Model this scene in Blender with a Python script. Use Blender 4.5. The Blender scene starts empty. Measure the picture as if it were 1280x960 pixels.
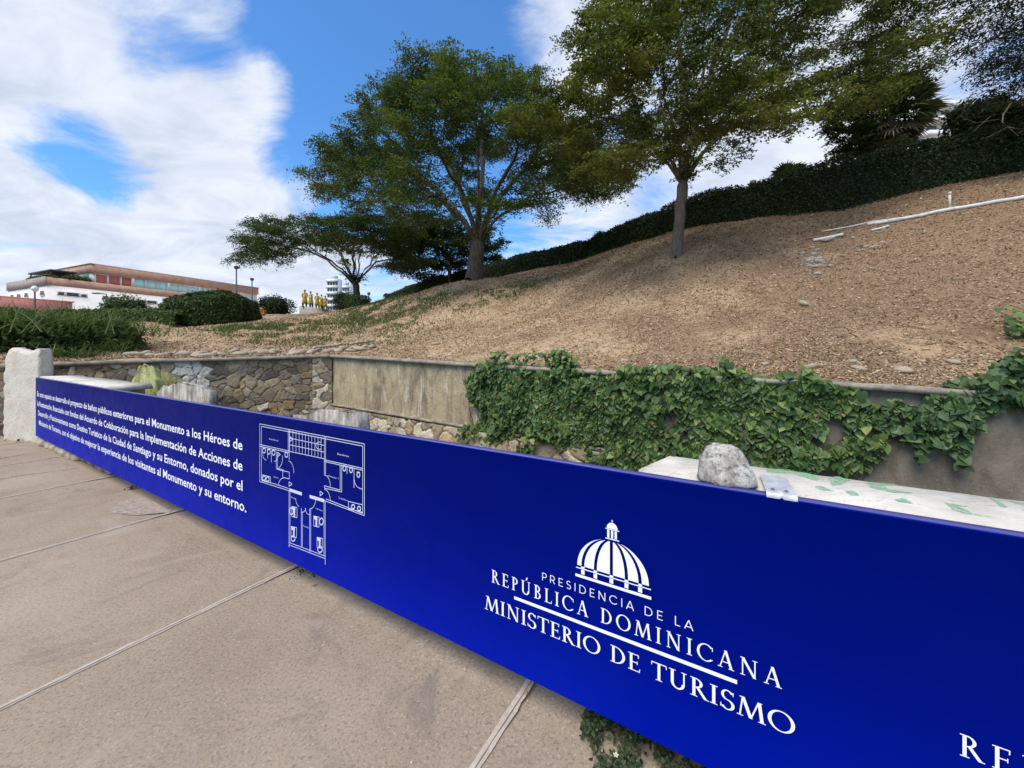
import bpy, math, random
import numpy as np
from mathutils import Vector
R = math.radians
SC = bpy.context.scene
COL = SC.collection
rng = np.random.default_rng(7)
random.seed(7)
# ---------------------------------------------------------------- camera, world, sun, exposure
F_, HZ, CZ = 485.0, 437.0, 1.62
cam = bpy.data.objects.new('camera', bpy.data.cameras.new('camera'))
COL.objects.link(cam); SC.camera = cam
cam.location = (0, 0, CZ); cam.rotation_euler = (R(90), 0, 0)
cam.data.sensor_width = 36; cam.data.lens = 36*F_/1280
cam.data.shift_y = -43/1280
cam.data.clip_start = .05; cam.data.clip_end = 3000
SUN_EL, SUN_AZ = 58, 216            # azimuth measured from +Y towards +X
sun = bpy.data.objects.new('sun', bpy.data.lights.new('sun', 'SUN'))
COL.objects.link(sun)
sun.data.energy = 2.6; sun.data.angle = R(45); sun.data.color = (1, .92, .80)
sun.rotation_euler = (R(90-SUN_EL), 0, R(180-SUN_AZ))
SC.view_settings.view_transform = 'Standard'; SC.view_settings.look = 'None'
SC.view_settings.exposure = 0.6; SC.view_settings.gamma = 1

def pdir(u, v):
    d = np.array([(u-640)/F_, 1, (HZ-v)/F_]); return d/np.linalg.norm(d)

def build_world():
    w = bpy.data.worlds.new('World'); SC.world = w; w.use_nodes = True
    nt = w.node_tree; nt.nodes.clear(); nn = nt.nodes.new; lk = nt.links.new
    out = nn('ShaderNodeOutputWorld'); bg = nn('ShaderNodeBackground'); bg.inputs[1].default_value = .1
    lk(bg.outputs[0], out.inputs[0])
    sky = nn('ShaderNodeTexSky'); sky.sky_type = 'NISHITA'; sky.sun_disc = False
    sky.sun_elevation = R(SUN_EL); sky.sun_rotation = R(SUN_AZ)
    sky.air_density = 1.25; sky.dust_density = .5; sky.ozone_density = 3
    tc = nn('ShaderNodeTexCoord'); D = tc.outputs['Generated']
    def math_(op, a, b=None, clamp=False):
        m = nn('ShaderNodeMath'); m.operation = op; m.use_clamp = clamp
        for i, x in enumerate((a, b)):
            if x is None: continue
            if isinstance(x, (int, float)): m.inputs[i].default_value = x
            else: lk(x, m.inputs[i])
        return m.outputs[0]
    sep = nn('ShaderNodeSeparateXYZ'); lk(D, sep.inputs[0])
    zz = math_('ADD', math_('MAXIMUM', sep.outputs[2], 0.0), .28)
    comb = nn('ShaderNodeCombineXYZ')
    lk(math_('DIVIDE', sep.outputs[0], zz), comb.inputs[0]); lk(math_('DIVIDE', sep.outputs[1], zz), comb.inputs[1])
    mp = nn('ShaderNodeMapping'); lk(comb.outputs[0], mp.inputs[0]); mp.inputs['Rotation'].default_value = (0, 0, R(35)); mp.inputs['Scale'].default_value = (1, 1.35, 1)
    def noise(sc, det, dist, rough=.55, off=0):
        n = nn('ShaderNodeTexNoise'); n.inputs['Scale'].default_value = sc; n.inputs['Detail'].default_value = det
        n.inputs['Roughness'].default_value = rough; n.inputs['Distortion'].default_value = dist
        m2 = nn('ShaderNodeVectorMath'); m2.operation = 'ADD'; lk(mp.outputs[0], m2.inputs[0]); m2.inputs[1].default_value = (off, off*.7, off*.3)
        lk(m2.outputs[0], n.inputs['Vector']); return n.outputs[0]
    cov = math_('ADD', math_('MULTIPLY', math_('SUBTRACT', noise(2.2, 12, .55, .63), .5), 4.2), .14)
    blobs = [(60, 60, 22, .6), (150, 90, 12, .42), (225, 190, 14, .66), (320, 185, 9, .7), (150, 290, 17, .38), (282, 88, 6, 1.0), (20, 230, 15, .45), (300, 290, 12, .35),
             (110, 192, 6, -1.4), (75, 172, 4, -.8), (140, 210, 4, -.7), (238, 114, 5, -1.2), (205, 50, 6, -.35), (200, 262, 5, -.6), (60, 262, 5, -.5), (350, 130, 6, -.6), (330, 258, 6, -.5), (60, 335, 12, .3), (450, 60, 19, -1.0), (570, 130, 15, -.7), (385, 225, 7, -.6), (200, 20, 5, -.1),
             (330, 60, 8, -.3), (480, 200, 15, -.5), (700, 45, 10, .9), (760, 20, 10, .5), (930, 230, 15, .7), (1150, 120, 22, .9), (690, 270, 9, .5), (880, 80, 7, -.5),
             (900, 150, 12, -.2), (430, 345, 12, .6), (300, 340, 10, .35), (80, 318, 6, -.2), (640, 318, 5, -.5), (1255, 110, 6, -.5)]
    for u, v, rad, wt in blobs:
        d = nn('ShaderNodeVectorMath'); d.operation = 'DOT_PRODUCT'; lk(D, d.inputs[0]); d.inputs[1].default_value = tuple(pdir(u, v))
        mr = nn('ShaderNodeMapRange'); mr.interpolation_type = 'SMOOTHSTEP'; lk(d.outputs['Value'], mr.inputs[0])
        mr.inputs[1].default_value = math.cos(R(rad*1.35)); mr.inputs[2].default_value = math.cos(R(rad*.25)); mr.inputs[3].default_value = 0; mr.inputs[4].default_value = wt*.8
        cov = math_('ADD', cov, mr.outputs[0])
    mk_ = nn('ShaderNodeMapRange'); mk_.interpolation_type = 'SMOOTHSTEP'; lk(cov, mk_.inputs[0])
    mk_.inputs[1].default_value = -.25; mk_.inputs[2].default_value = .95; mk_.inputs[4].default_value = .97
    shade = nn('ShaderNodeMapRange'); lk(noise(3.2, 9, .6, .6, 3.1), shade.inputs[0]); shade.inputs[1].default_value = .34; shade.inputs[2].default_value = .64
    cc = nn('ShaderNodeMix'); cc.data_type = 'RGBA'; lk(shade.outputs[0], cc.inputs[0])
    cc.inputs[6].default_value = (4.1, 4.6, 5.6, 1); cc.inputs[7].default_value = (6.0, 6.3, 6.95, 1)
    # the blue is a little deeper than the raw model at this exposure
    tint = nn('ShaderNodeMix'); tint.data_type = 'RGBA'; tint.blend_type = 'MULTIPLY'; tint.inputs[0].default_value = 1
    lk(sky.outputs[0], tint.inputs[6]); tint.inputs[7].default_value = (.60, 1.05, 1.48, 1)
    mx = nn('ShaderNodeMix'); mx.data_type = 'RGBA'; lk(mk_.outputs[0], mx.inputs[0]); lk(tint.outputs[2], mx.inputs[6]); lk(cc.outputs[2], mx.inputs[7])
    lk(mx.outputs[2], bg.inputs[0])
build_world()

# ---------------------------------------------------------------- helpers
WL = {}
def reg(o, loc): WL[o.name] = np.array(loc, float)
def tag(o, label=None, cat=None, group=None, kind=None):
    if label: o['label'] = label
    if cat: o['category'] = cat
    if group: o['group'] = group
    if kind: o['kind'] = kind
    return o
def thing(name, label, cat, loc, group=None):
    o = bpy.data.objects.new(name, None); COL.objects.link(o); o.location = loc; o.empty_display_size = .2
    reg(o, loc); return tag(o, label, cat, group)
def mesh(name, V, F, mat=None, cols=None, smooth=False):
    V = np.asarray(V, float)
    if not isinstance(F, list) or (len(F) and not isinstance(F[0], np.ndarray)): 
        by = {}
        for f in F: by.setdefault(len(f), []).append(f)
        F = [np.array(x) for x in by.values()]
    me = bpy.data.meshes.new(name)
    me.vertices.add(len(V)); me.vertices.foreach_set('co', V.astype(np.float32).ravel())
    tot = np.concatenate([np.full(len(f), f.shape[1]) for f in F]); lo = np.concatenate([f.ravel() for f in F])
    me.loops.add(len(lo)); me.loops.foreach_set('vertex_index', lo.astype(np.int32))
    me.polygons.add(len(tot)); st = np.concatenate([[0], np.cumsum(tot)[:-1]])
    me.polygons.foreach_set('loop_start', st.astype(np.int32)); me.polygons.foreach_set('loop_total', tot.astype(np.int32))
    if smooth: me.polygons.foreach_set('use_smooth', np.ones(len(tot), bool))
    if cols is not None:
        a = me.color_attributes.new('Col', 'FLOAT_COLOR', 'POINT'); c = np.ones((len(V), 4), np.float32); c[:, :3] = cols; a.data.foreach_set('color', c.ravel())
    me.update(calc_edges=True); me.validate()
    if mat: me.materials.append(mat)
    return me
def mk(name, V, F, mat, parent=None, origin=None, cols=None, smooth=False):
    """V in world coordinates; the object's origin is `origin` (or the parent's)"""
    base = WL[parent.name] if parent else np.zeros(3)
    o0 = np.array(origin, float) if origin is not None else base
    o = bpy.data.objects.new(name, mesh(name, np.asarray(V, float)-o0, F, mat, cols, smooth)); COL.objects.link(o)
    o.parent = parent; o.location = tuple(o0-base); reg(o, o0); return o
class MB:
    def __init__(s): s.V = []; s.F = []; s.n = 0
    def add(s, V, F):
        V = np.asarray(V, float); s.V.append(V); s.F += [tuple(int(i)+s.n for i in f) for f in F]; s.n += len(V); return s
    def box(s, c, sz, ax=None, bev=0):
        """c centre, sz full sizes, ax = 3 axes rows"""
        ax = np.eye(3) if ax is None else np.asarray(ax, float); h = np.array(sz)/2
        if bev <= 0:
            q = np.array([(x, y, z) for x in (-1, 1) for y in (-1, 1) for z in (-1, 1)])*h
            F = [(0, 1, 3, 2), (4, 6, 7, 5), (0, 4, 5, 1), (2, 3, 7, 6), (0, 2, 6, 4), (1, 5, 7, 3)]
            return s.add(q@ax+np.array(c), F)
        b = min(bev, h.min()*.9); q = []; 
        for x in (-1, 1):
            for y in (-1, 1):
                for z in (-1, 1):
                    q += [(x*h[0], y*(h[1]-b), z*(h[2]-b)), (x*(h[0]-b), y*h[1], z*(h[2]-b)), (x*(h[0]-b), y*(h[1]-b), z*h[2])]
        ix = lambda x, y, z, k: ((x*2+y)*2+z)*3+k
        F = []
        for x in (0, 1): F.append((ix(x, 0, 0, 0), ix(x, 0, 1, 0), ix(x, 1, 1, 0), ix(x, 1, 0, 0)))
        for y in (0, 1): F.append((ix(0, y, 0, 1), ix(0, y, 1, 1), ix(1, y, 1, 1), ix(1, y, 0, 1)))
        for z in (0, 1): F.append((ix(0, 0, z, 2), ix(0, 1, z, 2), ix(1, 1, z, 2), ix(1, 0, z, 2)))
        for a in (0, 1):
            for c_ in (0, 1):
                F += [(ix(a, c_, 0, 0), ix(a, c_, 1, 0), ix(a, c_, 1, 1), ix(a, c_, 0, 1)), (ix(a, 0, c_, 0), ix(a, 1, c_, 0), ix(a, 1, c_, 2), ix(a, 0, c_, 2)), (ix(0, a, c_, 1), ix(1, a, c_, 1), ix(1, a, c_, 2), ix(0, a, c_, 2))]
        for x in (0, 1):
            for y in (0, 1):
                for z in (0, 1): F.append((ix(x, y, z, 0), ix(x, y, z, 1), ix(x, y, z, 2)))
        return s.add(np.array(q)@ax+np.array(c), F)
    def tube(s, P, r, n=8, cap=True):
        P = np.asarray(P, float); r = np.broadcast_to(np.asarray(r, float), (len(P),)); V = []
        up = np.array([0.13, .21, .97])
        for i in range(len(P)):
            d = P[min(i+1, len(P)-1)]-P[max(i-1, 0)]; d = d/(np.linalg.norm(d)+1e-9)
            a = np.cross(d, up if abs(d@up) < .95 else np.array([1, 0, 0])); a /= np.linalg.norm(a); b = np.cross(d, a)
            t = np.arange(n)/n*2*math.pi; V.append(P[i]+r[i]*(np.cos(t)[:, None]*a+np.sin(t)[:, None]*b))
        F = [(i*n+k, i*n+(k+1) % n, (i+1)*n+(k+1) % n, (i+1)*n+k) for i in range(len(P)-1) for k in range(n)]
        if cap: F += [tuple(range(n))[::-1], tuple((len(P)-1)*n+k for k in range(n))]
        return s.add(np.concatenate(V), F)
    def lathe(s, c, prof, n=16):
        V = []; 
        for (r, z) in prof:
            t = np.arange(n)/n*2*math.pi; V.append(np.stack([c[0]+r*np.cos(t), c[1]+r*np.sin(t), np.full(n, c[2]+z)], 1))
        m = len(prof)
        F = [(i*n+k, i*n+(k+1) % n, (i+1)*n+(k+1) % n, (i+1)*n+k) for i in range(m-1) for k in range(n)] + [tuple(range(n))[::-1], tuple((m-1)*n+k for k in range(n))]
        return s.add(np.concatenate(V), F)
    def prism(s, poly, d):
        """poly: ordered 3D points, d: extrusion vector"""
        P = np.asarray(poly, float); n = len(P); d = np.array(d)
        return s.add(np.concatenate([P, P+d]), [tuple(range(n)), tuple(range(n, 2*n))[::-1]]+[(i, (i+1) % n, n+(i+1) % n, n+i) for i in range(n)])
    def obj(s, name, mat, parent=None, origin=None, smooth=False):
        return mk(name, np.concatenate(s.V), s.F, mat, parent, origin, None, smooth)
def inpoly(x, y, poly):
    x = np.asarray(x); y = np.asarray(y); c = np.zeros(x.shape, bool); n = len(poly)
    for i in range(n):
        x0, y0 = poly[i]; x1, y1 = poly[(i+1) % n]
        if y0 == y1: continue
        c ^= ((y0 > y) != (y1 > y)) & (x < (x1-x0)*(y-y0)/(y1-y0)+x0)
    return c
def vnoise(x, y, seed=0):
    """smooth value noise in numpy"""
    xi = np.floor(x).astype(np.int64); yi = np.floor(y).astype(np.int64); fx = x-xi; fy = y-yi
    fx = fx*fx*(3-2*fx); fy = fy*fy*(3-2*fy)
    def h(a, b):
        n = (a*374761393+b*668265263+seed*1442695041) & 0xffffffff; n = ((n ^ (n >> 13))*1274126177) & 0xffffffff
        return ((n ^ (n >> 16)) & 0xffff)/65535.
    return (h(xi, yi)*(1-fx)+h(xi+1, yi)*fx)*(1-fy)+(h(xi, yi+1)*(1-fx)+h(xi+1, yi+1)*fx)*fy
def fbm(x, y, seed=0, o=4):
    t = 0; a = .5
    for i in range(o): t = t+a*vnoise(x*2**i, y*2**i, seed+i); a *= .5
    return t
def nrm(a): return a/(np.linalg.norm(a, axis=-1, keepdims=True)+1e-9)
def leaf_quads(P, nb, ln, wd, adir=None, spread=.8):
    """rhombic leaves: P centres, nb normal bias (vec or Nx3), ln/wd lengths"""
    n = len(P); N = nrm(np.asarray(nb)+rng.normal(0, spread, (n, 3)))
    A = rng.normal(0, 1, (n, 3)) if adir is None else adir+rng.normal(0, .35, (n, 3))
    A = nrm(A-(A*N).sum(1, keepdims=True)*N); B = np.cross(N, A)
    ln = np.broadcast_to(ln, (n,))[:, None]/2; wd = np.broadcast_to(wd, (n,))[:, None]/2
    V = np.stack([P-A*ln, P+B*wd-A*ln*.1, P+A*ln, P-B*wd-A*ln*.1], 1).reshape(-1, 3)
    return V, np.arange(4*n).reshape(n, 4)
# ---------------------------------------------------------------- materials
class Nt:
    def __init__(s, name, rough=.85, spec=.3):
        s.m = bpy.data.materials.new(name); s.m.use_nodes = True; s.t = s.m.node_tree; s.p = s.t.nodes['Principled BSDF']
        s.p.inputs['Roughness'].default_value = rough; s.p.inputs['Specular IOR Level'].default_value = spec; s._tc = None
    def n(s, k): return s.t.nodes.new(k)
    def l(s, a, b): s.t.links.new(a, b)
    def co(s): 
        if not s._tc: s._tc = s.n('ShaderNodeTexCoord')
        return s._tc.outputs['Object']
    def map(s, sc, rot=(0, 0, 0)):
        m = s.n('ShaderNodeMapping'); s.l(s.co(), m.inputs[0]); m.inputs['Scale'].default_value = sc; m.inputs['Rotation'].default_value = rot; return m.outputs[0]
    def noise(s, sc, det=4, vec=None, rough=.55, dist=0):
        n = s.n('ShaderNodeTexNoise'); n.inputs['Scale'].default_value = sc; n.inputs['Detail'].default_value = det; n.inputs['Roughness'].default_value = rough; n.inputs['Distortion'].default_value = dist
        s.l(vec if vec else s.co(), n.inputs['Vector']); return n.outputs[0]
    def vor(s, sc, feat='F1', out='Distance', vec=None):
        n = s.n('ShaderNodeTexVoronoi'); n.feature = feat; n.inputs['Scale'].default_value = sc; s.l(vec if vec else s.co(), n.inputs['Vector']); return n.outputs[out]
    def ramp(s, f, *st):
        r = s.n('ShaderNodeValToRGB'); s.l(f, r.inputs[0]); e = r.color_ramp.elements
        while len(e) < len(st): e.new(.5)
        for i, (p, c) in enumerate(st): e[i].position = p; e[i].color = (*c, 1) if not isinstance(c, (int, float)) else (c, c, c, 1)
        return r.outputs[0]
    def mix(s, f, a, b, mode='MIX'):
        m = s.n('ShaderNodeMix'); m.data_type = 'RGBA'; m.blend_type = mode
        for i, x in ((0, f), (6, a), (7, b)):
            if isinstance(x, (int, float)): m.inputs[i].default_value = x
            elif isinstance(x, tuple): m.inputs[i].default_value = (*x, 1)
            else: s.l(x, m.inputs[i])
        return m.outputs[2]
    def math(s, op, a, b):
        m = s.n('ShaderNodeMath'); m.operation = op
        for i, x in enumerate((a, b)):
            if isinstance(x, (int, float)): m.inputs[i].default_value = x
            else: s.l(x, m.inputs[i])
        return m.outputs[0]
    def col(s, c):
        if isinstance(c, tuple): s.p.inputs['Base Color'].default_value = (*c, 1)
        else: s.l(c, s.p.inputs['Base Color'])
        return s
    def bump(s, h, st=.4, d=.02):
        b = s.n('ShaderNodeBump'); b.inputs['Strength'].default_value = st; b.inputs['Distance'].default_value = d; s.l(h, b.inputs['Height']); s.l(b.outputs[0], s.p.inputs['Normal']); return s
    def attr(s):
        a = s.n('ShaderNodeVertexColor'); a.layer_name = 'Col'; return a.outputs[0]
    def island(s): return s.n('ShaderNodeNewGeometry').outputs['Random Per Island']
MT = {}
def leafmat(name, stops, trans=.25, rough=.6, spec=.16, patch=None):
    k = Nt(name, rough, spec); c = k.ramp(k.island(), *stops)
    if patch: c = k.mix(k.ramp(k.noise(patch[0], 2), (.45, 0), (.62, 1)), c, k.mix(.6, c, patch[1]))
    k.col(c); tr = k.n('ShaderNodeBsdfTranslucent'); k.l(k.mix(1, c, (1.3, 1.35, .6), 'MULTIPLY'), tr.inputs[0])
    ms = k.n('ShaderNodeMixShader'); ms.inputs[0].default_value = trans
    k.l(k.p.outputs[0], ms.inputs[1]); k.l(tr.outputs[0], ms.inputs[2]); k.l(ms.outputs[0], k.t.nodes['Material Output'].inputs[0]); return k.m
def plain(name, c, rough=.7, var=.12, sc=6, spec=.3, metal=0):
    k = Nt(name, rough, spec); d = tuple(x*(1-var*2) for x in c); l = tuple(min(1, x*(1+var)) for x in c)
    k.col(k.ramp(k.noise(sc, 5), (.3, d), (.7, l))); k.p.inputs['Metallic'].default_value = metal; k.bump(k.noise(sc*8, 3), .1, .01); return k.m
def mats():
    k = Nt('walk_concrete', .92, .15)
    big = k.ramp(k.noise(.7, 7, rough=.62), (.28, (.27, .202, .138)), (.5, (.345, .265, .185)), (.74, (.41, .322, .232)))
    c = k.mix(k.ramp(k.noise(62, 6, rough=.8), (.38, .65), (.50, 0)), big, (.125, .096, .075))
    c = k.mix(k.ramp(k.noise(75, 5, rough=.8), (.55, 0), (.66, .85)), c, (.52, .43, .355))
    c = k.mix(k.ramp(k.noise(24, 7, rough=.85), (.60, 0), (.76, .5)), c, (.13, .10, .078))
    c = k.mix(k.math('MULTIPLY', k.ramp(k.noise(5, 8, dist=1.5, rough=.75), (.56, 0), (.70, 1)), .45), c, (.17, .135, .105))
    c = k.mix(k.ramp(k.noise(9, 3, k.map((1, 1, 1), (0, 0, .4)), .5), (.74, 0), (.76, .6)), c, (.10, .08, .062))
    c = k.mix(k.math('MULTIPLY', k.ramp(k.noise(1.7, 7, dist=1.2, rough=.7), (.54, 0), (.66, 1)), .5), c, (.165, .138, .115))
    c = k.mix(k.math('MULTIPLY', k.ramp(k.noise(2.3, 5, k.map((1, 1, 1), (0, 0, 1)), dist=.8), (.60, 0), (.70, 1)), .35), c, (.43, .355, .29))
    k.col(c); k.bump(k.math('ADD', k.noise(110, 5, rough=.7), k.math('MULTIPLY', k.noise(20, 7, rough=.75), 1.0)), .13, .007); MT['walk'] = k.m
    k = Nt('joint_mortar', .9, .2); k.col(k.ramp(k.noise(30, 5), (.3, (.40, .325, .25)), (.7, (.54, .455, .365)))); k.bump(k.noise(60, 3), .3, .01); MT['joint'] = k.m
    MT['groove'] = plain('joint_groove', (.15, .125, .105), .95)
    MT['patchc'] = plain('patch_mortar', (.38, .30, .235), .9, .2, 25)
    k = Nt('sign_blue', .4, .02); k.col(k.ramp(k.noise(1.2, 5, dist=.4), (.3, (.0, .018, .60)), (.7, (.0, .022, .66))))
    k.l(k.ramp(k.noise(5, 6, dist=.8, rough=.7), (.35, .38), (.7, .52)), k.p.inputs['Roughness']); MT['blue'] = k.m
    k = Nt('sign_edge', .4, .4); k.col((.075, .08, .30)); MT['edge'] = k.m
    k = Nt('letter_white', .45, .3); k.col((.90, .90, .92)); MT['white'] = k.m
    k = Nt('plan_line', .45, .3); k.col((.60, .64, .78)); MT['planline'] = k.m
    k = Nt('soil', .95, .1)
    c = k.ramp(k.noise(.45, 7, rough=.65), (.3, (.27, .17, .095)), (.5, (.46, .315, .185)), (.7, (.56, .40, .245)))
    sx = k.n('ShaderNodeSeparateXYZ'); k.l(k.co(), sx.inputs[0])
    dark_x = k.math('ADD', k.math('MULTIPLY', k.noise(.5, 6, rough=.6), 1.5), k.math('MULTIPLY', sx.outputs[0], .035))
    c = k.mix(k.ramp(dark_x, (.72, 0), (1.05, .8)), c, (.21, .128, .075))  # darker brown towards the right, broken up by noise
    c = k.mix(k.ramp(k.noise(9, 8, rough=.8), (.36, .9), (.52, 0)), c, (.09, .06, .036))
    c = k.mix(k.ramp(k.vor(14, vec=k.map((1, 1, 1.5))), (.1, .8), (.25, 0)), c, (.52, .40, .26))
    k.col(c); k.bump(k.math('ADD', k.noise(18, 6, rough=.7), k.noise(3, 4)), .6, .05); MT['soil'] = k.m
    k = Nt('ground_earth', .95, .1); k.col(k.ramp(k.noise(.3, 6), (.35, (.11, .095, .06)), (.65, (.2, .16, .11)))); k.bump(k.noise(8, 5), .6, .05); MT['earth'] = k.m
    k = Nt('litter_chips', .9, .15); k.col(k.ramp(k.island(), (0, (.10, .06, .032)), (.35, (.24, .148, .08)), (.7, (.41, .28, .165)), (.95, (.54, .41, .26)), (1, (.60, .50, .36)))); MT['litter'] = k.m
    k = Nt('concrete_old', .9, .2)
    base = k.ramp(k.noise(1.3, 8, dist=.8, rough=.7), (.3, (.30, .225, .125)), (.5, (.46, .36, .215)), (.7, (.55, .445, .28)))
    st2 = k.noise(1.1, 9, k.map((2.6, 2.6, .8), (0, 0, .5)), .75, .9)
    c = k.mix(k.ramp(st2, (.47, 0), (.62, .75)), base, (.15, .12, .082))
    st = k.noise(1.5, 9, k.map((3.4, 3.4, .75)), .8, .6)
    c = k.mix(k.ramp(st, (.54, 0), (.63, .85)), c, (.68, .60, .47))
    c = k.mix(k.ramp(k.noise(24, 7, rough=.8), (.34, .7), (.48, 0)), c, (.11, .09, .062))
    k.col(c); k.bump(k.noise(25, 6, rough=.7), .4, .015); MT['conc'] = k.m
    k = Nt('concrete_brown', .9, .2)
    st = k.noise(2.0, 8, k.map((2, 2, .8)), .7, .5); c = k.ramp(st, (.3, (.11, .088, .062)), (.5, (.20, .165, .12)), (.7, (.28, .24, .185)))
    c = k.mix(k.ramp(k.noise(40, 4, rough=.7), (.6, 0), (.72, .7)), c, (.40, .35, .28))
    k.col(c); k.bump(k.noise(25, 6, rough=.7), .5, .02); MT['concb'] = k.m
    k = Nt('coping_concrete', .9, .2); c = k.ramp(k.noise(5, 6, rough=.7), (.3, (.14, .115, .085)), (.55, (.33, .28, .21)), (.75, (.42, .37, .29))); k.col(c); k.bump(k.noise(30, 5), .4, .015); MT['coping'] = k.m
    k = Nt('stone_face', .9, .2); a = k.attr(); c = k.mix(k.ramp(k.noise(11, 8, rough=.8), (.36, .75), (.52, 0)), a, (.10, .075, .05)); c = k.mix(k.ramp(k.noise(13, 8, k.map((1, 1, 1), (1, 0, 0)), .8), (.55, 0), (.68, .5)), c, (.62, .54, .42))
    k.col(c); k.bump(k.noise(30, 6, rough=.7), .5, .02); MT['stone'] = k.m
    k = Nt('flat_stone', .9, .2); k.col(k.ramp(k.noise(9, 6, rough=.65), (.3, (.25, .195, .13)), (.6, (.46, .385, .28)), (.8, (.55, .48, .37)))); k.bump(k.noise(25, 5), .5, .015); MT['pale'] = k.m
    k = Nt('grey_rubble', .9, .2); k.col(k.ramp(k.noise(9, 6, rough=.65), (.3, (.24, .195, .15)), (.6, (.46, .39, .315)), (.8, (.60, .54, .46)))); k.bump(k.noise(25, 5), .5, .015); MT['rubble'] = k.m
    k = Nt('stucco', .92, .15); c = k.ramp(k.noise(3, 5), (.3, (.60, .54, .43)), (.7, (.76, .70, .59)))
    c = k.mix(k.ramp(k.vor(48), (.06, .8), (.2, 0)), c, (.34, .28, .2)); c = k.mix(k.ramp(k.noise(48, 5, rough=.85), (.38, .8), (.48, 0)), c, (.36, .29, .2)); c = k.mix(k.ramp(k.noise(4, 6, rough=.7), (.55, 0), (.75, .5)), c, (.42, .35, .25))
    k.col(c); k.bump(k.math('ADD', k.noise(75, 4, rough=.7), k.noise(20, 5)), .7, .014); MT['stucco'] = k.m
    k = Nt('chipped_white', .85, .25); c = k.ramp(k.noise(6, 6, rough=.65), (.3, (.47, .42, .345)), (.6, (.64, .59, .50)))
    c = k.mix(k.ramp(k.noise(2.2, 6, k.map((.8, 4.5, 1), (0, 0, R(30.8))), .6, .3), (.493, 0), (.499, .5), (.501, .5), (.507, 0)), c, (.25, .21, .165))
    c = k.mix(k.ramp(k.noise(5, 8, k.map((.7, 3, 1), (0, 0, R(30.8))), .75), (.60, 0), (.76, .4)), c, (.45, .39, .31))
    c = k.mix(k.ramp(k.noise(14, 7, rough=.75), (.62, 0), (.70, 1)), c, (.36, .30, .235))
    k.col(c); k.bump(k.noise(35, 6, rough=.7), .35, .01); MT['chip'] = k.m
    k = Nt('rock_grey', .95, .15); c = k.ramp(k.noise(16, 6, rough=.75), (.33, (.20, .175, .15)), (.48, (.48, .435, .375)), (.62, (.72, .67, .59)))
    c = k.mix(k.ramp(k.noise(60, 4, rough=.7), (.35, .8), (.5, 0)), c, (.1, .09, .08)); k.col(c); k.bump(k.noise(50, 6, rough=.75), .8, .02); MT['rock'] = k.m
    k = Nt('block_grey', .9, .2); c = k.ramp(k.noise(5, 7, k.map((1.5, 1.5, .6)), .7), (.34, (.10, .085, .068)), (.5, (.31, .275, .23)), (.66, (.60, .55, .47))); k.col(c); k.bump(k.noise(30, 6), .5, .02); MT['block'] = k.m
    k = Nt('lime_paint', .8, .3); c = k.ramp(k.noise(7, 6, rough=.7), (.34, (.20, .20, .085)), (.5, (.40, .41, .16)), (.7, (.54, .55, .28))); k.col(c); k.bump(k.noise(30, 6), .5, .02); MT['lime'] = k.m
    k = Nt('lime_mossy', .9, .2); c = k.ramp(k.noise(9, 6, rough=.7), (.35, (.07, .065, .03)), (.6, (.20, .20, .08)), (.8, (.33, .33, .17))); k.col(c); k.bump(k.noise(30, 6), .5, .02); MT['moss'] = k.m
    k = Nt('graffiti_green', .8, .2); k.col(k.ramp(k.noise(25, 5, rough=.7), (.35, (.30, .50, .31)), (.65, (.18, .42, .22))))
    tb = k.n('ShaderNodeBsdfTransparent'); ms = k.n('ShaderNodeMixShader'); k.l(k.ramp(k.noise(26, 8, rough=.8), (.40, .1), (.54, .85)), ms.inputs[0]); k.l(tb.outputs[0], ms.inputs[1]); k.l(k.p.outputs[0], ms.inputs[2]); k.l(ms.outputs[0], k.t.nodes['Material Output'].inputs[0]); MT['graf'] = k.m
    MT['alu'] = plain('aluminium', (.58, .59, .61), .5, .15, 30, .5, .25); MT['screw'] = plain('screw_dark', (.2, .19, .18), .5, .1, 30, .5, .8)
    k = Nt('bark', .95, .15); c = k.ramp(k.noise(4, 7, k.map((3, 3, .7)), .7), (.3, (.055, .04, .028)), (.6, (.16, .125, .095)), (.8, (.24, .195, .155))); k.col(c); k.bump(k.noise(6, 7, k.map((4, 4, .8))), .8, .05); MT['bark'] = k.m
    k = Nt('bark_grey', .95, .15); c = k.ramp(k.noise(4, 7, k.map((3, 3, .7)), .7), (.3, (.085, .065, .05)), (.6, (.21, .165, .13)), (.8, (.31, .26, .21))); k.col(c); k.bump(k.noise(6, 7, k.map((4, 4, .8))), .8, .05); MT['barkg'] = k.m
    MT['leaf1'] = leafmat('foliage_dark', [(0, (.02, .038, .013)), (.6, (.052, .083, .026)), (1, (.12, .15, .05))], .38, patch=(.55, (.14, .17, .045)))
    MT['leaf2'] = leafmat('foliage_olive', [(0, (.03, .047, .016)), (.6, (.076, .102, .034)), (1, (.175, .19, .07))], .42, patch=(.6, (.17, .165, .045)))
    MT['leaf3'] = leafmat('foliage_umbrella', [(0, (.024, .04, .013)), (.7, (.06, .09, .026)), (1, (.11, .14, .042))], .34)
    MT['leafd'] = leafmat('foliage_far', [(0, (.018, .032, .011)), (.7, (.035, .055, .018)), (1, (.06, .08, .025))], .2)
    MT['leafr'] = leafmat('foliage_feathery', [(0, (.03, .032, .02)), (.7, (.05, .055, .03)), (1, (.08, .075, .04))], .3)
    MT['hedge'] = leafmat('hedge_leaf', [(0, (.014, .023, .008)), (.7, (.034, .052, .015)), (1, (.07, .09, .028))], .15)
    MT['hedge2'] = leafmat('hedge_leaf_green', [(0, (.022, .04, .012)), (.7, (.055, .083, .022)), (1, (.10, .13, .04))], .18)
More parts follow.
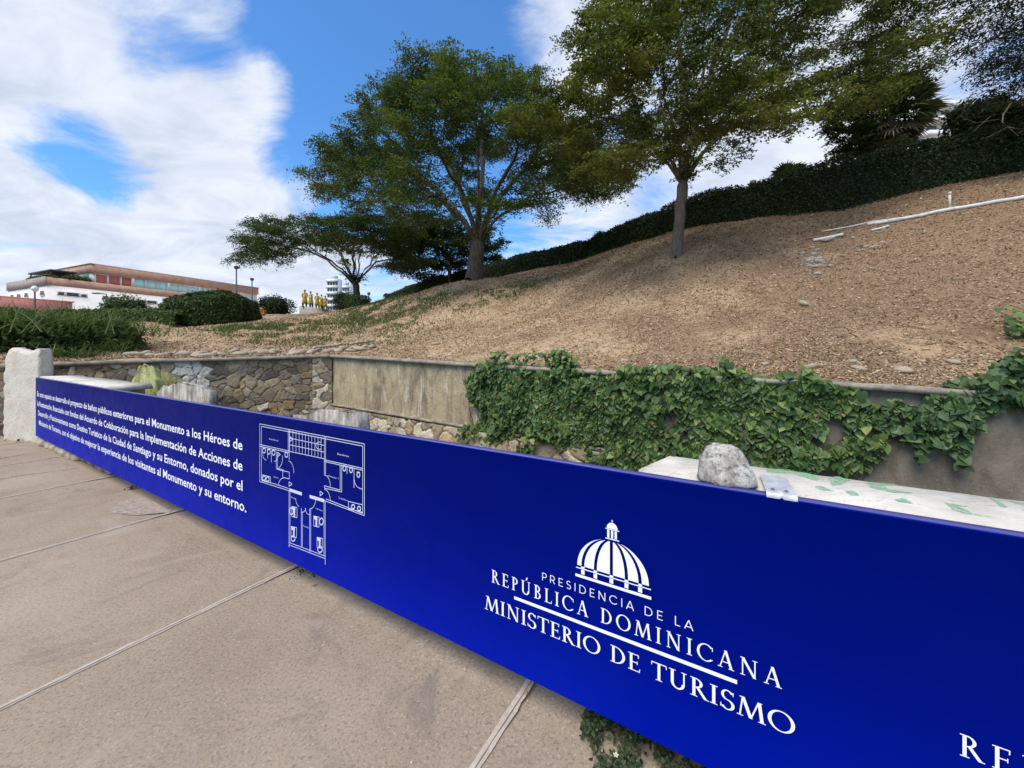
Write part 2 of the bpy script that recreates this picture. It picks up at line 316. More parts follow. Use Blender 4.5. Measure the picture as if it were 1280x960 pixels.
    MT['shrub'] = leafmat('shrub_leaf', [(0, (.034, .058, .016)), (.7, (.08, .12, .033)), (1, (.15, .19, .06))], .25)
    MT['strap'] = leafmat('strap_leaf', [(0, (.05, .085, .025)), (.6, (.10, .15, .045)), (.9, (.16, .20, .075)), (1, (.30, .27, .13))], .25)
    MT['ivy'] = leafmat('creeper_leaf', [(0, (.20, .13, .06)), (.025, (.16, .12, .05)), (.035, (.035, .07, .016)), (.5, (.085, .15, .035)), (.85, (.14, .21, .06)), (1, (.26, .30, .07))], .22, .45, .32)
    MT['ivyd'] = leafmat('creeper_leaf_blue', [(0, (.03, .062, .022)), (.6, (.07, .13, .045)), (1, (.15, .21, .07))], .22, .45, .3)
    MT['weed'] = leafmat('weed_leaf', [(0, (.018, .03, .014)), (.6, (.04, .065, .025)), (1, (.08, .1, .045))], .15)
    MT['grass'] = leafmat('grass_blade', [(0, (.06, .09, .025)), (.6, (.11, .15, .045)), (1, (.22, .22, .09))], .2)
    MT['thatch'] = leafmat('dry_frond', [(0, (.12, .09, .055)), (.7, (.24, .19, .12)), (1, (.34, .28, .19))], .1)
    MT['palm'] = leafmat('palm_frond', [(0, (.03, .05, .018)), (.7, (.06, .09, .035)), (1, (.12, .14, .06))], .15)
    MT['core'] = plain('dark_core', (.018, .02, .011), .95); MT['stem'] = plain('vine_stem', (.13, .09, .055), .9)  # near-black for the added light-blocking cores in hedges and shrubs
    MT['petal'] = plain('petal_cream', (.75, .72, .5), .6, .05); MT['petaly'] = plain('petal_eye', (.7, .5, .05), .6, .05)
    MT['pvc'] = plain('pvc_white', (.66, .64, .58), .5, .14, 9)
    MT['bwhite'] = plain('render_white', (.80, .76, .71), .85, .06, .5); MT['bgrey'] = plain('render_grey', (.5, .48, .45), .85, .06, .5)
    k = Nt('brick_band', .9, .2); c = k.ramp(k.noise(1.5, 6, rough=.7), (.3, (.40, .215, .15)), (.7, (.60, .38, .28))); k.col(c); MT['brick'] = k.m
    MT['terra'] = plain('terracotta_panel', (.56, .17, .115), .8, .1, .8); MT['stonegrey'] = plain('stone_parapet', (.36, .31, .27), .9, .12, 2)
    k = Nt('window_glass', .12, .5); k.col((.45, .80, .71)); MT['glass'] = k.m
    k = Nt('dark_glass', .15, .5); k.col((.05, .075, .07)); MT['dglass'] = k.m
    MT['metal'] = plain('dark_metal', (.06, .06, .065), .55); MT['tower'] = plain('tower_render', (.55, .56, .58), .85, .05, .2); MT['pinkwall'] = plain('salmon_wall', (.62, .27, .21), .85)
    MT['statue'] = plain('yellow_paint', (.42, .29, .02), .55, .35, 4); MT['statued'] = plain('dark_bronze', (.035, .03, .02), .5)
    MT['plinth'] = plain('plinth_stone', (.33, .295, .25), .9, .12, 2); MT['globe'] = plain('lamp_glass', (.7, .7, .68), .3, .03); MT['orange'] = plain('orange_paint', (.6, .24, .05), .6)
    MT['stake'] = plain('stake_wood', (.42, .36, .24), .9); MT['flake'] = plain('dry_leaf', (.42, .27, .14), .85, .2, 20); MT['pebble'] = plain('pebble', (.5, .45, .39), .9, .2, 20)
mats()

# ---------------------------------------------------------------- key geometry frames
e2 = np.array([.8588, -.5123]); n2 = np.array([.5123, .8588]); L2 = np.array([-8.26, 6.74]); L2 = L2-n2*(L2@n2-1.547); DS = 1.547
AX = np.array([[e2[0], e2[1], 0], [n2[0], n2[1], 0], [0, 0, 1]])
def SN(s, n, z):            # along the sign, away from the pavement, up
    p = L2+e2*s+n2*(n-DS); return np.array([p[0], p[1], z])
def px2sn(u, v, n=DS):
    d = np.array([(u-640)/F_, 1]); lam = n/(n2@d); p = lam*d; return (p-L2)@e2, CZ+(HZ-v)/F_*lam
def px2z(u, v, z):          # point of a level plane
    lam = (CZ-z)*F_/(v-HZ); return np.array([(u-640)/F_*lam, lam, z])
def at(u, v, Y): return np.array([(u-640)/F_*Y, Y, CZ+(HZ-v)/F_*Y])
# retaining walls
WA = np.array([-13.4, 5.5]); WC = np.array([-4.41, 9.5]); WE = np.array([4.85, 4.2]); WF = WE+(WE-WC)*.62
def cop_z(x, y):            # height of the coping along its plan line
    t = ((np.array([x, y])-WC)@(WE-WC))/((WE-WC)@(WE-WC))
    if t >= 0: return CZ+float(np.interp(t, [0, .428, .686, .869, 1, 1.7], [-.1175, -.268, -.345, -.378, -.43, -.47]))
    k = np.linalg.norm(np.array([x, y])-WC); return CZ-.1175-.026*k
def ray_wall(dx):           # azimuth slope X/Y -> wall point
    for A, B in ((WA, WC), (WC, WF)):
        d = B-A; den = d[0]-dx*d[1]
        if abs(den) < 1e-9: continue
        t = (dx*A[1]-A[0])/den
        if -1e-6 <= t <= 1+1e-6: return A+d*t
    return None
CP = []
for (u, v, Y) in [(1280, 212, 10.5), (1160, 236, 11.2), (1060, 259, 12), (950, 274, 13.6), (852, 288, 15.5), (760, 312, 20), (686, 333, 25), (640, 343, 29), (585, 358, 34), (520, 372, 40), (480, 384, 45),
                  (845, 319, 12), (593, 348, 19), (447, 382, 30), (388, 391, 40), (330, 393, 32), (300, 403, 22), (300, 426, 12), (250, 408, 20), (200, 411, 18), (200, 432, 10.5), (170, 416, 12.5), (100, 424, 13), (0, 428, 12), (-200, 430, 12),
                  (520, 372, 24), (500, 400, 15), (680, 345, 20), (700, 380, 13), (1000, 330, 9.2), (1150, 300, 8.6), (1000, 420, 6.2), (1200, 400, 5.7), (760, 420, 7.8), (1250, 300, 7.6),
                  (480, 394, 75), (388, 399, 75), (365, 393, 39), (412, 390, 39), (388, 394, 28), (355, 396, 27), (415, 391, 29), (388, 393, 34), (200, 420, 60), (0, 426, 60), (-200, 428, 60), (585, 366, 60), (686, 352, 55), (852, 340, 42), (1060, 300, 32), (1280, 262, 26)]:
    CP.append(at(u, v, Y))
for dx in [-2.2, -1.6, -1.3, -1.19, -1.0, -.8, -.6, -.464, -.3, -.1, .1, .3, .5, .74, .95, 1.155, 1.4, 1.8, 2.6]:
    w = ray_wall(dx)
    if w is not None: CP.append(np.array([w[0], w[1], cop_z(*w)-.05]))
CP += [np.array(p) for p in [(18, 5, 5.6), (22, 9, 7.8), (14, 2.5, 3.4), (20, 1, 5.0), (12, 0, 1.9), (30, 10, 9.5), (28, 24, 10), (45, 30, 10.5)]]
CP = np.array(CP)
def tps_fit(P, lam=.02):
    X = P[:, :2]/10; d = np.linalg.norm(X[:, None]-X[None], axis=2); K = np.where(d > 0, d*d*np.log(d+1e-12), 0)+lam*np.eye(len(X))*.02
    A = np.zeros((len(X)+3,)*2); A[:len(X), :len(X)] = K; Q = np.c_[np.ones(len(X)), X]; A[:len(X), len(X):] = Q; A[len(X):, :len(X)] = Q.T
    return np.linalg.solve(A, np.r_[P[:, 2], 0, 0, 0]), X
TW, TX = tps_fit(CP)
def hill_z(x, y):
    x = np.asarray(x, float); y = np.asarray(y, float); sh = x.shape; p = np.c_[x.ravel(), y.ravel()]/10; z = np.empty(len(p))
    for i in range(0, len(p), 20000):
        q = p[i:i+20000]; d = np.linalg.norm(q[:, None]-TX[None], axis=2); z[i:i+20000] = np.where(d > 0, d*d*np.log(d+1e-12), 0)@TW[:-3]+TW[-3]+q@TW[-2:]
    X = x.ravel(); Y = y.ravel()
    z += (fbm(X*.5+50, Y*.5+50, 3, 4)-.47)*.22+(fbm(X*2.2+9, Y*2.2, 11, 3)-.44)*.10
    # pile of dead leaves by the bushes, washed-out gully below the hedge
    z += .38*np.exp(-(((X+11.6)/1.0)**2+((Y-12.2)/.8)**2)) - .35*np.exp(-(((X-10.0)/.7)**2+((Y-11.3)/.5)**2))
    return z.reshape(sh)
def hit(u, v):              # where the sight line through a photo point meets the slope
    dx, dz = (u-640)/F_, (HZ-v)/F_; w = ray_wall(dx); y = np.arange(w[1]+.02 if w is not None else 5, 60, .04)
    s = np.nonzero(hill_z(dx*y, y)-(CZ+dz*y) >= 0)[0]; Y = y[s[0]] if len(s) else 30
    return np.array([dx*Y, Y, float(hill_z(dx*Y, Y))])
def on_hill(x, y, dz=0): return np.array([x, y, float(hill_z(np.array([x]), np.array([y]))[0])+dz])

# ---------------------------------------------------------------- ground, hillside, pavement
def build_setting():
    s = 900; mb = MB(); 
    o = mk('ground', [(-s, -s, -1.05), (s, -s, -1.05), (s, s, -1.05), (-s, s, -1.05)], [(0, 1, 2, 3)], MT['earth']); tag(o, kind='structure')
    # hillside: rays fan out from the foot of the wall
    us = np.concatenate([np.tan(np.linspace(math.atan(-2.3), math.atan(2.9), 420))]); rows = 190; V = []
    t = np.linspace(0, 1, rows); keep = []
    for dx in us:
        w = ray_wall(dx)
        if w is None: continue
        k = np.hypot(*w); far = 95; rr = k+.12+(far-k)*(.22*t+.78*t**3); d = np.array([dx, 1])/math.hypot(dx, 1); V.append(rr[:, None]*d)
    P = np.array(V); m = P.shape[0]; z = hill_z(P[..., 0], P[..., 1]); VV = np.dstack([P, z]).reshape(-1, 3)
    # skirt down behind the wall
    sk = VV.reshape(m, rows, 3)[:, 0].copy(); sk[:, 2] -= 1.2; a = np.arange(m-1)[:, None]*rows+np.arange(rows-1)[None]
    F = np.stack([a, a+rows, a+rows+1, a+1], -1).reshape(-1, 4); b = np.arange(m-1); F2 = np.stack([m*rows+b, m*rows+b+1, (b+1)*rows, b*rows], -1)
    o = mk('hillside', np.r_[VV, sk], [np.r_[F, F2]], MT['soil'], smooth=True); tag(o, kind='structure')
    # pavement slab
    ss = np.linspace(-40, 22, 125); nn_ = np.concatenate([np.linspace(-9, 1.2, 24), [1.4, 1.5, 1.6, 1.7, 1.8]]); V = []
    for a_ in ss:
        for b_ in nn_:
            ed = -.025*max(0, (b_-1.35)/.25)*vnoise(np.array(a_*2.), np.array(3.), 5); V.append(SN(a_, b_, float(ed+(0 if b_ > 1 else 0))))
    q = len(nn_); a = np.arange(len(ss)-1)[:, None]*q+np.arange(q-1)[None]; F = np.stack([a, a+1, a+q+1, a+q], -1).reshape(-1, 4)[:, ::-1]
    V = np.array(V); low = V.reshape(len(ss), q, 3)[:, -1].copy(); low[:, 2] = -1.05; k = np.arange(len(ss)-1); F3 = np.stack([k*q+q-1, (k+1)*q+q-1, len(V)+k+1, len(V)+k], -1)
    w = mk('sidewalk', np.r_[V, low], [F, F3], MT['walk'], smooth=False); tag(w, kind='structure')
    # joints every two metres and the worn ones further off
    def strip(pts, wd, z, mat, name, jit=.10):
        pts = np.array(pts); seg = np.r_[0, np.cumsum(np.linalg.norm(np.diff(pts, axis=0), axis=1))]; t = np.arange(0, seg[-1], .05); p = np.c_[np.interp(t, seg, pts[:, 0]), np.interp(t, seg, pts[:, 1])]
        d = nrm(np.gradient(p, axis=0)); nn2 = np.c_[-d[:, 1], d[:, 0]]; wv = wd/2*(1+rng.normal(0, jit, (len(p), 2))); p = p+nn2*((fbm(t*1.5, t*0+wd*90, 4)-.47)*.012)[:, None]
        l = p+nn2*wv[:, :1]; r = p-nn2*wv[:, 1:]; V = [SN(x, y, z) for x, y in np.r_[l, r]]; k = len(p); F = [(i, i+1, k+i+1, k+i) for i in range(k-1)]; mk(name, V, [np.array(F)[:, ::-1]], mat, w)
    for s_ in (-2.3, -.3, 1.67, 3.6, 5.66, 7.67, 9.655, 11.65):
        strip([(s_, 1.7), (s_+.0, -7)], .040, .004, MT['joint'], 'joint'); strip([(s_+.004, 1.68), (s_+.004, -7)], .0036, .0062, MT['groove'], 'groove', .35)
    strip([(2.75, 1.5), (2.55, 1.0), (2.75, .4), (2.6, -.6), (2.8, -2)], .012, .004, MT['groove'], 'groove', .6)
    strip([(1.0, 1.3), (1.2, .6), (.8, -.5)], .014, .004, MT['groove'], 'groove', .6)
    pat = [px2z(u, v, .004) for u, v in ((172, 619), (150, 628), (139, 636), (139, 641), (170, 644), (215, 640), (190, 625))]
    mk('repair_patch', pat, [tuple(range(len(pat)))[::-1]], MT['patchc'], w)
build_setting()
# ---------------------------------------------------------------- retaining walls
def stone_face(w, z0f, z1f, cell, seed, cols, dz=.05, res=.022, pick=None):
    """random-rubble face: returns local (x, out, z), faces, colours"""
    r = np.random.default_rng(seed); nx = int(w/res)+1; H = max(z1f(0)-z0f(0), z1f(w)-z0f(w)); nz = int(H/res)+1
    X = np.linspace(0, w, nx)[:, None]*np.ones(nz); T = np.linspace(0, 1, nz)[None]*np.ones((nx, 1)); z0 = np.vectorize(z0f)(X); z1 = np.vectorize(z1f)(X); Z = z0+(z1-z0)*T
    gx, gz = int(w/cell)+4, int(H/cell/.8)+5; i, j = np.meshgrid(np.arange(gx), np.arange(gz), indexing='ij')
    sx = (i-1.5+r.uniform(-.48, .48, i.shape)+.5*(j % 2))*cell; sz = z0.min()+(j-1.5+r.uniform(-.45, .45, i.shape))*cell*.8
    keep = r.uniform(size=sx.shape) > .36; S = np.c_[sx[keep], sz[keep]]; ci = r.integers(0, len(cols), len(S)); br = r.uniform(.8, 1.4, len(S))
    wx = X+(vnoise(X*9, Z*9, seed)-.5)*.09; wz = Z+(vnoise(X*9+40, Z*9, seed+1)-.5)*.09
    q = np.stack([wx.ravel(), wz.ravel()], 1); f1 = np.empty(len(q)); f2 = f1.copy(); id_ = np.empty(len(q), int)
    for a in range(0, len(q), 8000):
        d = np.linalg.norm((q[a:a+8000, None]-S[None])*np.array([1, 1.15]), axis=2); ix = np.argpartition(d, 1, axis=1)[:, :2]; dd = np.take_along_axis(d, ix, 1); sw = dd[:, 0] > dd[:, 1]
        f1[a:a+8000] = dd.min(1); f2[a:a+8000] = dd.max(1); id_[a:a+8000] = np.where(sw, ix[:, 1], ix[:, 0])
    ed = np.clip((f2-f1)/(cell*.13), 0, 1); h = dz*(ed**.45)*(1+.25*(vnoise(X.ravel()*5+3, Z.ravel()*5, seed+9)-.5))*(.7+.5*r.uniform(size=len(S))[id_])+(fbm(X.ravel()*14, Z.ravel()*14, seed+5, 3)-.44)*.02
    SCOL = np.array(cols)[ci]*br[:, None]
    if pick: m_ = pick(S); SCOL[m_] = (.76, .69, .56)
    C = SCOL[id_]; mort = np.array([.12, .095, .065]); C = C*np.clip(ed*2.2, 0, 1)[:, None]+mort*(1-np.clip(ed*2.2, 0, 1))[:, None]
    V = np.c_[X.ravel(), h, Z.ravel()]; a = np.arange(nx-1)[:, None]*nz+np.arange(nz-1)[None]
    return V, np.stack([a, a+nz, a+nz+1, a+1], -1).reshape(-1, 4), C
def frame(A, B):
    d = (B-A)/np.linalg.norm(B-A); o = np.array([d[1], -d[0]]); return d, o, np.linalg.norm(B-A)      # o faces the pavement
def place(V, A, d, o): return np.c_[A[0]+V[:, 0]*d[0]+V[:, 1]*o[0], A[1]+V[:, 0]*d[1]+V[:, 1]*o[1], V[:, 2]]
def sweep_box(A, B, zf, n, o0, o1, h0, h1, jit=0):
    """box swept along A-B, top follows zf; o0..o1 across, h0..h1 relative to zf"""
    d, o, w = frame(A, B); V = []
    for i in range(n+1):
        p = A+d*w*i/n; z = zf(*p)
        j = rng.normal(0, jit, 4) if jit else [0]*4
        for k, (oo, hh) in enumerate(((o0, h0), (o1, h0), (o1, h1), (o0, h1))): V.append((*(p+o*(oo+j[k])), z+hh+j[(k+1) % 4]*.7))
    F = [(i*4+k, i*4+(k+1) % 4, (i+1)*4+(k+1) % 4, (i+1)*4+k) for i in range(n) for k in range(4)]+[(3, 2, 1, 0), (n*4, n*4+1, n*4+2, n*4+3)]
    return V, F
def build_walls():
    tan = [(.44, .31, .175), (.56, .43, .27), (.36, .265, .165), (.24, .185, .125), (.62, .52, .37), (.52, .34, .155), (.19, .15, .11), (.37, .31, .235), (.49, .375, .225)]
    d, o, w = frame(WA, WC)
    t = thing('stone_wall', 'rubble stone retaining wall with dark stained courses left of the bare concrete panel', 'wall', (*WA, -1.05))
    V, F, C = stone_face(w, lambda x: -1.0, lambda x: cop_z(*(WA+d*x))-.07, .185, 5, tan, .05, .0165, lambda S: (np.abs(S[:, 0]-7.12) < .22) & (np.abs(S[:, 1]-1.0) < .33))
    dark = np.clip(fbm(V[:, 0]*1.3, V[:, 2]*1.8, 8, 5)*1.5-.62+np.clip((V[:, 2]-.85)/.6, 0, .6), 0, .6)*np.where(C.min(1) > .40, .25, 1); C = C*(1-dark[:, None])+np.array([.075, .06, .045])*dark[:, None]
    pass
    mk('stone_face', place(V, WA, d, o), [F], MT['stone'], t, cols=C)
    # neat quoin strip of paler stone at the corner
    wq = .42; V, F, C = stone_face(wq, lambda x: -1.0, lambda x: cop_z(*WC)-.075, .19, 15, tan[:5]+[(.5, .42, .29)], .05, .0165)
    mk('corner_stones', place(V+np.array([w-wq, .022, 0]), WA, d, o), [F], MT['stone'], t, cols=C)
    V, F = sweep_box(WA, WC+d*.1, cop_z, 40, -.3, .10, -.075, 0, .004); mk('coping', V, F, MT['coping'], t)
    V, F = sweep_box(WA, WC, cop_z, 8, -.25, -.005, -2.6, -.08); mk('backing', V, F, MT['concb'], t)
    d, o, w = frame(WC, WF); wb = 4.35
    lz = lambda x: .31-.036*x
    t = thing('concrete_wall', 'streaked concrete retaining wall below the bare slope, half hidden by creeper', 'wall', (*WC, -1.05))
    def panel(x0, x1, nm, mt, base):
        n = 60; nz = 24; V = []
        for i in range(n+1):
            x = x0+(x1-x0)*i/n; zt = cop_z(*(WC+d*x))-.07; zb = base(x)
            for j in range(nz+1):
                z = zb+(zt-zb)*j/nz; V.append((x, float((fbm(np.array(x*3), np.array(z*3), 31)-.47)*.03), z))
        a = np.arange(n)[:, None]*(nz+1)+np.arange(nz)[None]; F = np.stack([a, a+nz+1, a+nz+2, a+1], -1).reshape(-1, 4)
        mk(nm, place(np.array(V), WC, d, o), [F], mt, t, smooth=True)
    panel(0, wb, 'panel', MT['conc'], lambda x: lz(x)-.02); panel(wb, w, 'stained_panel', MT['concb'], lambda x: -1.04)
    V, F = sweep_box(WC-d*.05, WF, cop_z, 90, -.3, .085, -.07, 0, .005); mk('coping', V, F, MT['coping'], t)
    V, F = sweep_box(WC, WF, cop_z, 8, -.25, -.03, -2.4, -.075); mk('backing', V, F, MT['concb'], t)
    V, F = sweep_box(WC, WC+d*7.2, lambda x, y: lz((np.array([x, y])-WC)@d), 60, -.02, .065, -.05, .0, .006); mk('ledge', V, F, MT['coping'], t)
    V, F, C = stone_face(7.2, lambda x: -1.04, lambda x: lz(x)-.06, .25, 25, [(.48, .39, .26), (.54, .46, .33), (.42, .32, .19), (.5, .36, .19), (.38, .30, .2)], .06)
    mk('footing_stones', place(V+np.array([0, .03, 0]), WC, d, o), [F], MT['stone'], t, cols=C)
build_walls()
# ---------------------------------------------------------------- low wall along the pavement, broken blocks, pillar
def rockmesh(c, r, seed, n=3, amp=.25, flat=None, ax=None):
    import bmesh
    bm = bmesh.new(); bmesh.ops.create_icosphere(bm, subdivisions=n, radius=1); V = np.array([v.co[:] for v in bm.verts]); F = [tuple(v.index for v in f.verts) for f in bm.faces]; bm.free()
    rr = np.random.default_rng(seed); k = rr.normal(0, 1, (14, 3)); k /= np.linalg.norm(k, axis=1)[:, None]; cut = rr.uniform(.62, .95, 14)
    for a, b in zip(k, cut): 
        e = np.maximum(V@a-b, 0); V = V-a*e[:, None]*.85
    V = V*(1+amp*(np.stack([vnoise(V[:, 0]*3+seed, V[:, 1]*3+V[:, 2]*2, seed)]*3, 1)-.5))
    V = V*np.array(r)
    if ax is not None: V = V@ax
    return V+np.array(c), F
def build_low_wall():
    # pillar: stuccoed slab with a broken top
    A = np.array([-9.10, 6.96]); B = np.array([-8.325, 6.83]); d = (B-A)/np.linalg.norm(B-A); nn_ = np.array([-d[1], d[0]]); w = np.linalg.norm(B-A); th = .19
    t = thing('stucco_pillar', 'cream rough stucco pillar with chipped top at the left end of the blue banner', 'pillar', (*A, 0))
    n = 16; V = []; F = []
    prof = lambda x: 1.62+.03*math.sin(x*9)+.05*(float(vnoise(np.array(x*14.), np.array(2.), 3))-.5)-.07*max(0, .12-x)*6-.05*max(0, (x-w+.08))*6
    zs = np.linspace(-.15, 1, 30); ring = []
    per = [(x, 0) for x in np.linspace(0, w, n)]+[(w, y) for y in np.linspace(0, th, 6)[1:]]+[(x, th) for x in np.linspace(w, 0, n)[1:]]+[(0, y) for y in np.linspace(th, 0, 6)[1:-1]]
    m = len(per)
    for f in zs:
        for (x, y) in per:
            z = f*prof(x) if f > 0 else f; k = .016*(rng.uniform()-.5); rd = .02*max(0, f-.93)/.07
            p = A+d*(x+k+(rd if x < .05 else -rd if x > w-.05 else 0)-(.03*(1-f) if x < .01 else 0))+nn_*(y+k+(rd if y < .01 else -rd if y > th-.01 else 0)); V.append((*p, z+rng.normal(0, .003)))
    for i in range(len(zs)-1):
        for j in range(m): F.append((i*m+j, i*m+(j+1) % m, (i+1)*m+(j+1) % m, (i+1)*m+j))
    top = (len(zs)-1)*m
    half = n
    for j in range(n-1): F.append((top+j, top+j+1, top+(n+5+n-1-1-j-1) if j < n-2 else top+n+4, top+(n+5+n-1-1-j) if j > 0 else top+n+4+n-1))
    mk('shaft', V, F, MT['stucco'], t)
    # low wall: left stub with worn capping, footing under the whole banner
    t = thing('low_wall', 'low worn boundary wall stub and footing behind the blue banner beside the cream pillar', 'wall', tuple(SN(0, 1.62, 0)))
    def slab(s0, s1, n0, n1, z0, z1, name, mat, par, step=.2, jit=.008):
        k = max(2, int((s1-s0)/step)); V = []
        for i in range(k+1):
            s_ = s0+(s1-s0)*i/k
            for (nn2, z) in ((n0, z0), (n1, z0), (n1, z1), (n0, z1)): V.append(SN(s_, nn2+rng.normal(0, jit), z+(rng.normal(0, jit*.7) if z == z1 else 0)))
        F = [(i*4+a, i*4+(a+1) % 4, (i+1)*4+(a+1) % 4, (i+1)*4+a) for i in range(k) for a in range(4)]+[(3, 2, 1, 0), (k*4, k*4+1, k*4+2, k*4+3)]
        return mk(name, V, F, mat, par)
    slab(.06, 3.55, 1.62, 1.98, .02, 1.08, 'stub', MT['block'], t); slab(.06, 1.95, 1.60, 2.02, 1.083, 1.155, 'capping', MT['chip'], t); slab(1.98, 3.6, 1.60, 2.04, 1.083, 1.15, 'capping', MT['chip'], t)
    slab(3.553, 14.0, 1.78, 2.0, -.3, .28, 'footing', MT['coping'], t, .25, .015)
    mbk = MB()
    for i, s_ in enumerate(np.arange(.1, 2.3, .16)):
        V, F = rockmesh(SN(s_+rng.normal(0, .03), 1.6+rng.normal(0, .015), .035), (.1, .05, .06+.03*rng.uniform()), 40+i, 2); mbk.add(V, F)
    mbk.obj('base_mortar', MT['pale'], t)
    # parapet right
    t = thing('parapet', 'white painted low wall with flaking top and green graffiti behind the right of the banner', 'wall', tuple(SN(10.2, 1.62, .28)))
    V = []; k = 50; s0, s1 = 10.18, 14.0; zt = 1.132
    for i in range(k+1):
        s_ = s0+(s1-s0)*i/k; r0 = .0 if i else .0
        cut = 0.10 if i == 0 else 0
        for (nn2, z) in ((1.605, .45), (1.925, .283), (1.925, zt-.02), (1.905, zt), (1.62, zt), (1.605, zt-.015)): V.append(SN(s_+(cut if nn2 > 1.7 else 0), nn2+rng.normal(0, .003), z+(rng.normal(0, .0008) if z > .5 else 0)))
    F = [(i*6+a, i*6+(a+1) % 6, (i+1)*6+(a+1) % 6, (i+1)*6+a) for i in range(k) for a in range(6)]+[tuple(range(6))[::-1], tuple(k*6+a for a in range(6))]
    mk('wall_body', V, F, MT['chip'], t)
    G = [[(958, 585), (985, 587), (1012, 592), (1032, 600), (1020, 600), (990, 592), (960, 590)], [(1034, 597), (1048, 595), (1063, 600), (1052, 606), (1038, 606), (1040, 601)],
         [(1080, 603), (1095, 602), (1122, 606), (1105, 607), (1110, 611), (1142, 616), (1120, 616), (1092, 611)], [(1016, 608), (1026, 607), (1042, 613), (1028, 613)], [(1056, 613), (1066, 613), (1076, 619), (1064, 619)],
         [(1117, 624), (1130, 622), (1143, 629), (1128, 628)], [(1182, 628), (1212, 632), (1203, 634), (1215, 641), (1245, 646), (1210, 643), (1192, 638)], [(1234, 621), (1242, 622), (1262, 634), (1250, 633)], [(1262, 625), (1280, 629), (1300, 636), (1280, 632)]]
    mb = MB()
    for g in G:
        P = np.array([px2z(u, v, zt+.0024) for u, v in g]); P = np.c_[P[:, :2], np.full(len(P), zt+.0024)]
        # roughen the outline a little
        Q = []
        for i in range(len(P)):
            for f in (0, .5): q = P[i]*(1-f)+P[(i+1) % len(P)]*f; q[:2] += rng.normal(0, .0025, 2); Q.append(q)
        MB().add(Q, [tuple(range(len(Q)))]).obj('graffiti_stroke', MT['graf'], t)
    # stone on the parapet
    c = px2z(907, 607, zt+.004); c = c+np.array([n2[0]*.06, n2[1]*.06, 0])
    import bmesh
    prof = [(0, -.01), (.7, -.01), (1.02, .0), (1.07, .08), (1.02, .22), (.92, .42), (.79, .64), (.64, .84), (.54, .95), (.44, .99), (.2, 1.01), (0, 1.01)]
    pt = np.array(prof); tt = np.linspace(0, 1, 46); sg = np.r_[0, np.cumsum(np.linalg.norm(np.diff(pt, axis=0), axis=1))]; sg /= sg[-1]; pr = np.c_[np.interp(tt, sg, pt[:, 0]), np.interp(tt, sg, pt[:, 1])]; na = 84
    az = np.arange(na)/na*2*math.pi; wob = 1+.05*np.cos(3*az+1)+.04*np.cos(5*az+2)+.03*np.cos(2*az); V = []
    for r_, h_ in pr: V.append(np.stack([r_*wob*np.cos(az), r_*wob*np.sin(az), np.full(na, h_)], 1))
    V = np.concatenate(V); F = [(i*na+k, i*na+(k+1) % na, (i+1)*na+(k+1) % na, (i+1)*na+k) for i in range(len(pr)-1) for k in range(na)]
    q_ = fbm(V[:, 0]*3+7+V[:, 2], V[:, 1]*3+V[:, 2]*2.5, 3, 6)-.48; V = V*(1+.16*q_)[:, None]*np.array([.088, .08, .132]); V[:, 0] -= V[:, 2]*.10
    a = math.atan2(e2[1], e2[0]); RZ = np.array([[math.cos(a), math.sin(a), 0], [-math.sin(a), math.cos(a), 0], [0, 0, 1]])
    o = mk('boulder', V@RZ+c, F, MT['rock'], origin=c, smooth=True); tag(o, 'rounded grey and white speckled stone set on the white low wall', 'rock')
    # metal bracket folded over the banner's top
    s0, _ = px2sn(958, 620); s1, _ = px2sn(997, 627); t = thing('metal_bracket', 'bent sheet metal bracket clipped over the banner edge next to the speckled stone', 'bracket', tuple(SN((s0+s1)/2, 1.6, zt)))
    mb = MB(); z = zt+.012
    prof = [(1.540, z-.012), (1.5402, z+.001), (1.56, z+.003), (1.66, z+.004), (1.755, z+.001)]; V = []
    for (n_, zz) in prof:
        for s_ in (s0, (s0+s1)/2-.006, (s0+s1)/2, (s0+s1)/2+.006, s1): V.append(SN(s_-.012*(n_-1.54)/.2, n_, zz+(.006 if s_ == (s0+s1)/2 else 0)))
    k = 5; F = [(i*k+j, i*k+j+1, (i+1)*k+j+1, (i+1)*k+j) for i in range(len(prof)-1) for j in range(k-1)]
    V = np.array(V); m = len(V); F = F+[tuple(x+m for x in f)[::-1] for f in F]; mk('plate', np.r_[V, V-np.array([0, 0, .0015])], F, MT['alu'], t)
    for q in (.25, .7):
        c = SN(s0+(s1-s0)*q-.002, 1.575, z+.004); mb = MB(); mb.lathe(c, [(.006, 0), (.006, .002), (.003, .004)], 10); mb.obj('screw', MT['screw'], t)
    # broken pieces behind the banner
    def chunk(name, lab, cat, front, n0, n1, mat, shr=.12, matb=None, seed=1):
        F2 = [px2sn(u, v, n0) for u, v in front]; s_ = np.array(F2); c = s_.mean(0); V = []; 
        pts = []
        for i in range(len(s_)):
            for f in np.linspace(0, 1, 7)[:-1]: pts.append(s_[i]*(1-f)+s_[(i+1) % len(s_)]*f)
        pts = np.array(pts)+np.random.default_rng(seed).normal(0, .008, (len(pts)*1, 2)); k = len(pts); lay = np.linspace(0, 1, 5)
        for f in lay:
            for p in pts:
                top = (p[1]-s_[:, 1].min())/(np.ptp(s_[:, 1])+1e-6); q = c+(p-c)*(1-shr*f*top*.6); V.append(SN(q[0], n0+(n1-n0)*f+rng.normal(0, .006), q[1]-.10*f*top*shr*4))
        F = [(i*k+j, i*k+(j+1) % k, (i+1)*k+(j+1) % k, (i+1)*k+j) for i in range(len(lay)-1) for j in range(k)]+[tuple(range(k))[::-1], tuple((len(lay)-1)*k+j for j in range(k))]
        base = SN(c[0], n0, s_[:, 1].min()); o = mk(name, V, F, mat, origin=base); return tag(o, lab, cat)
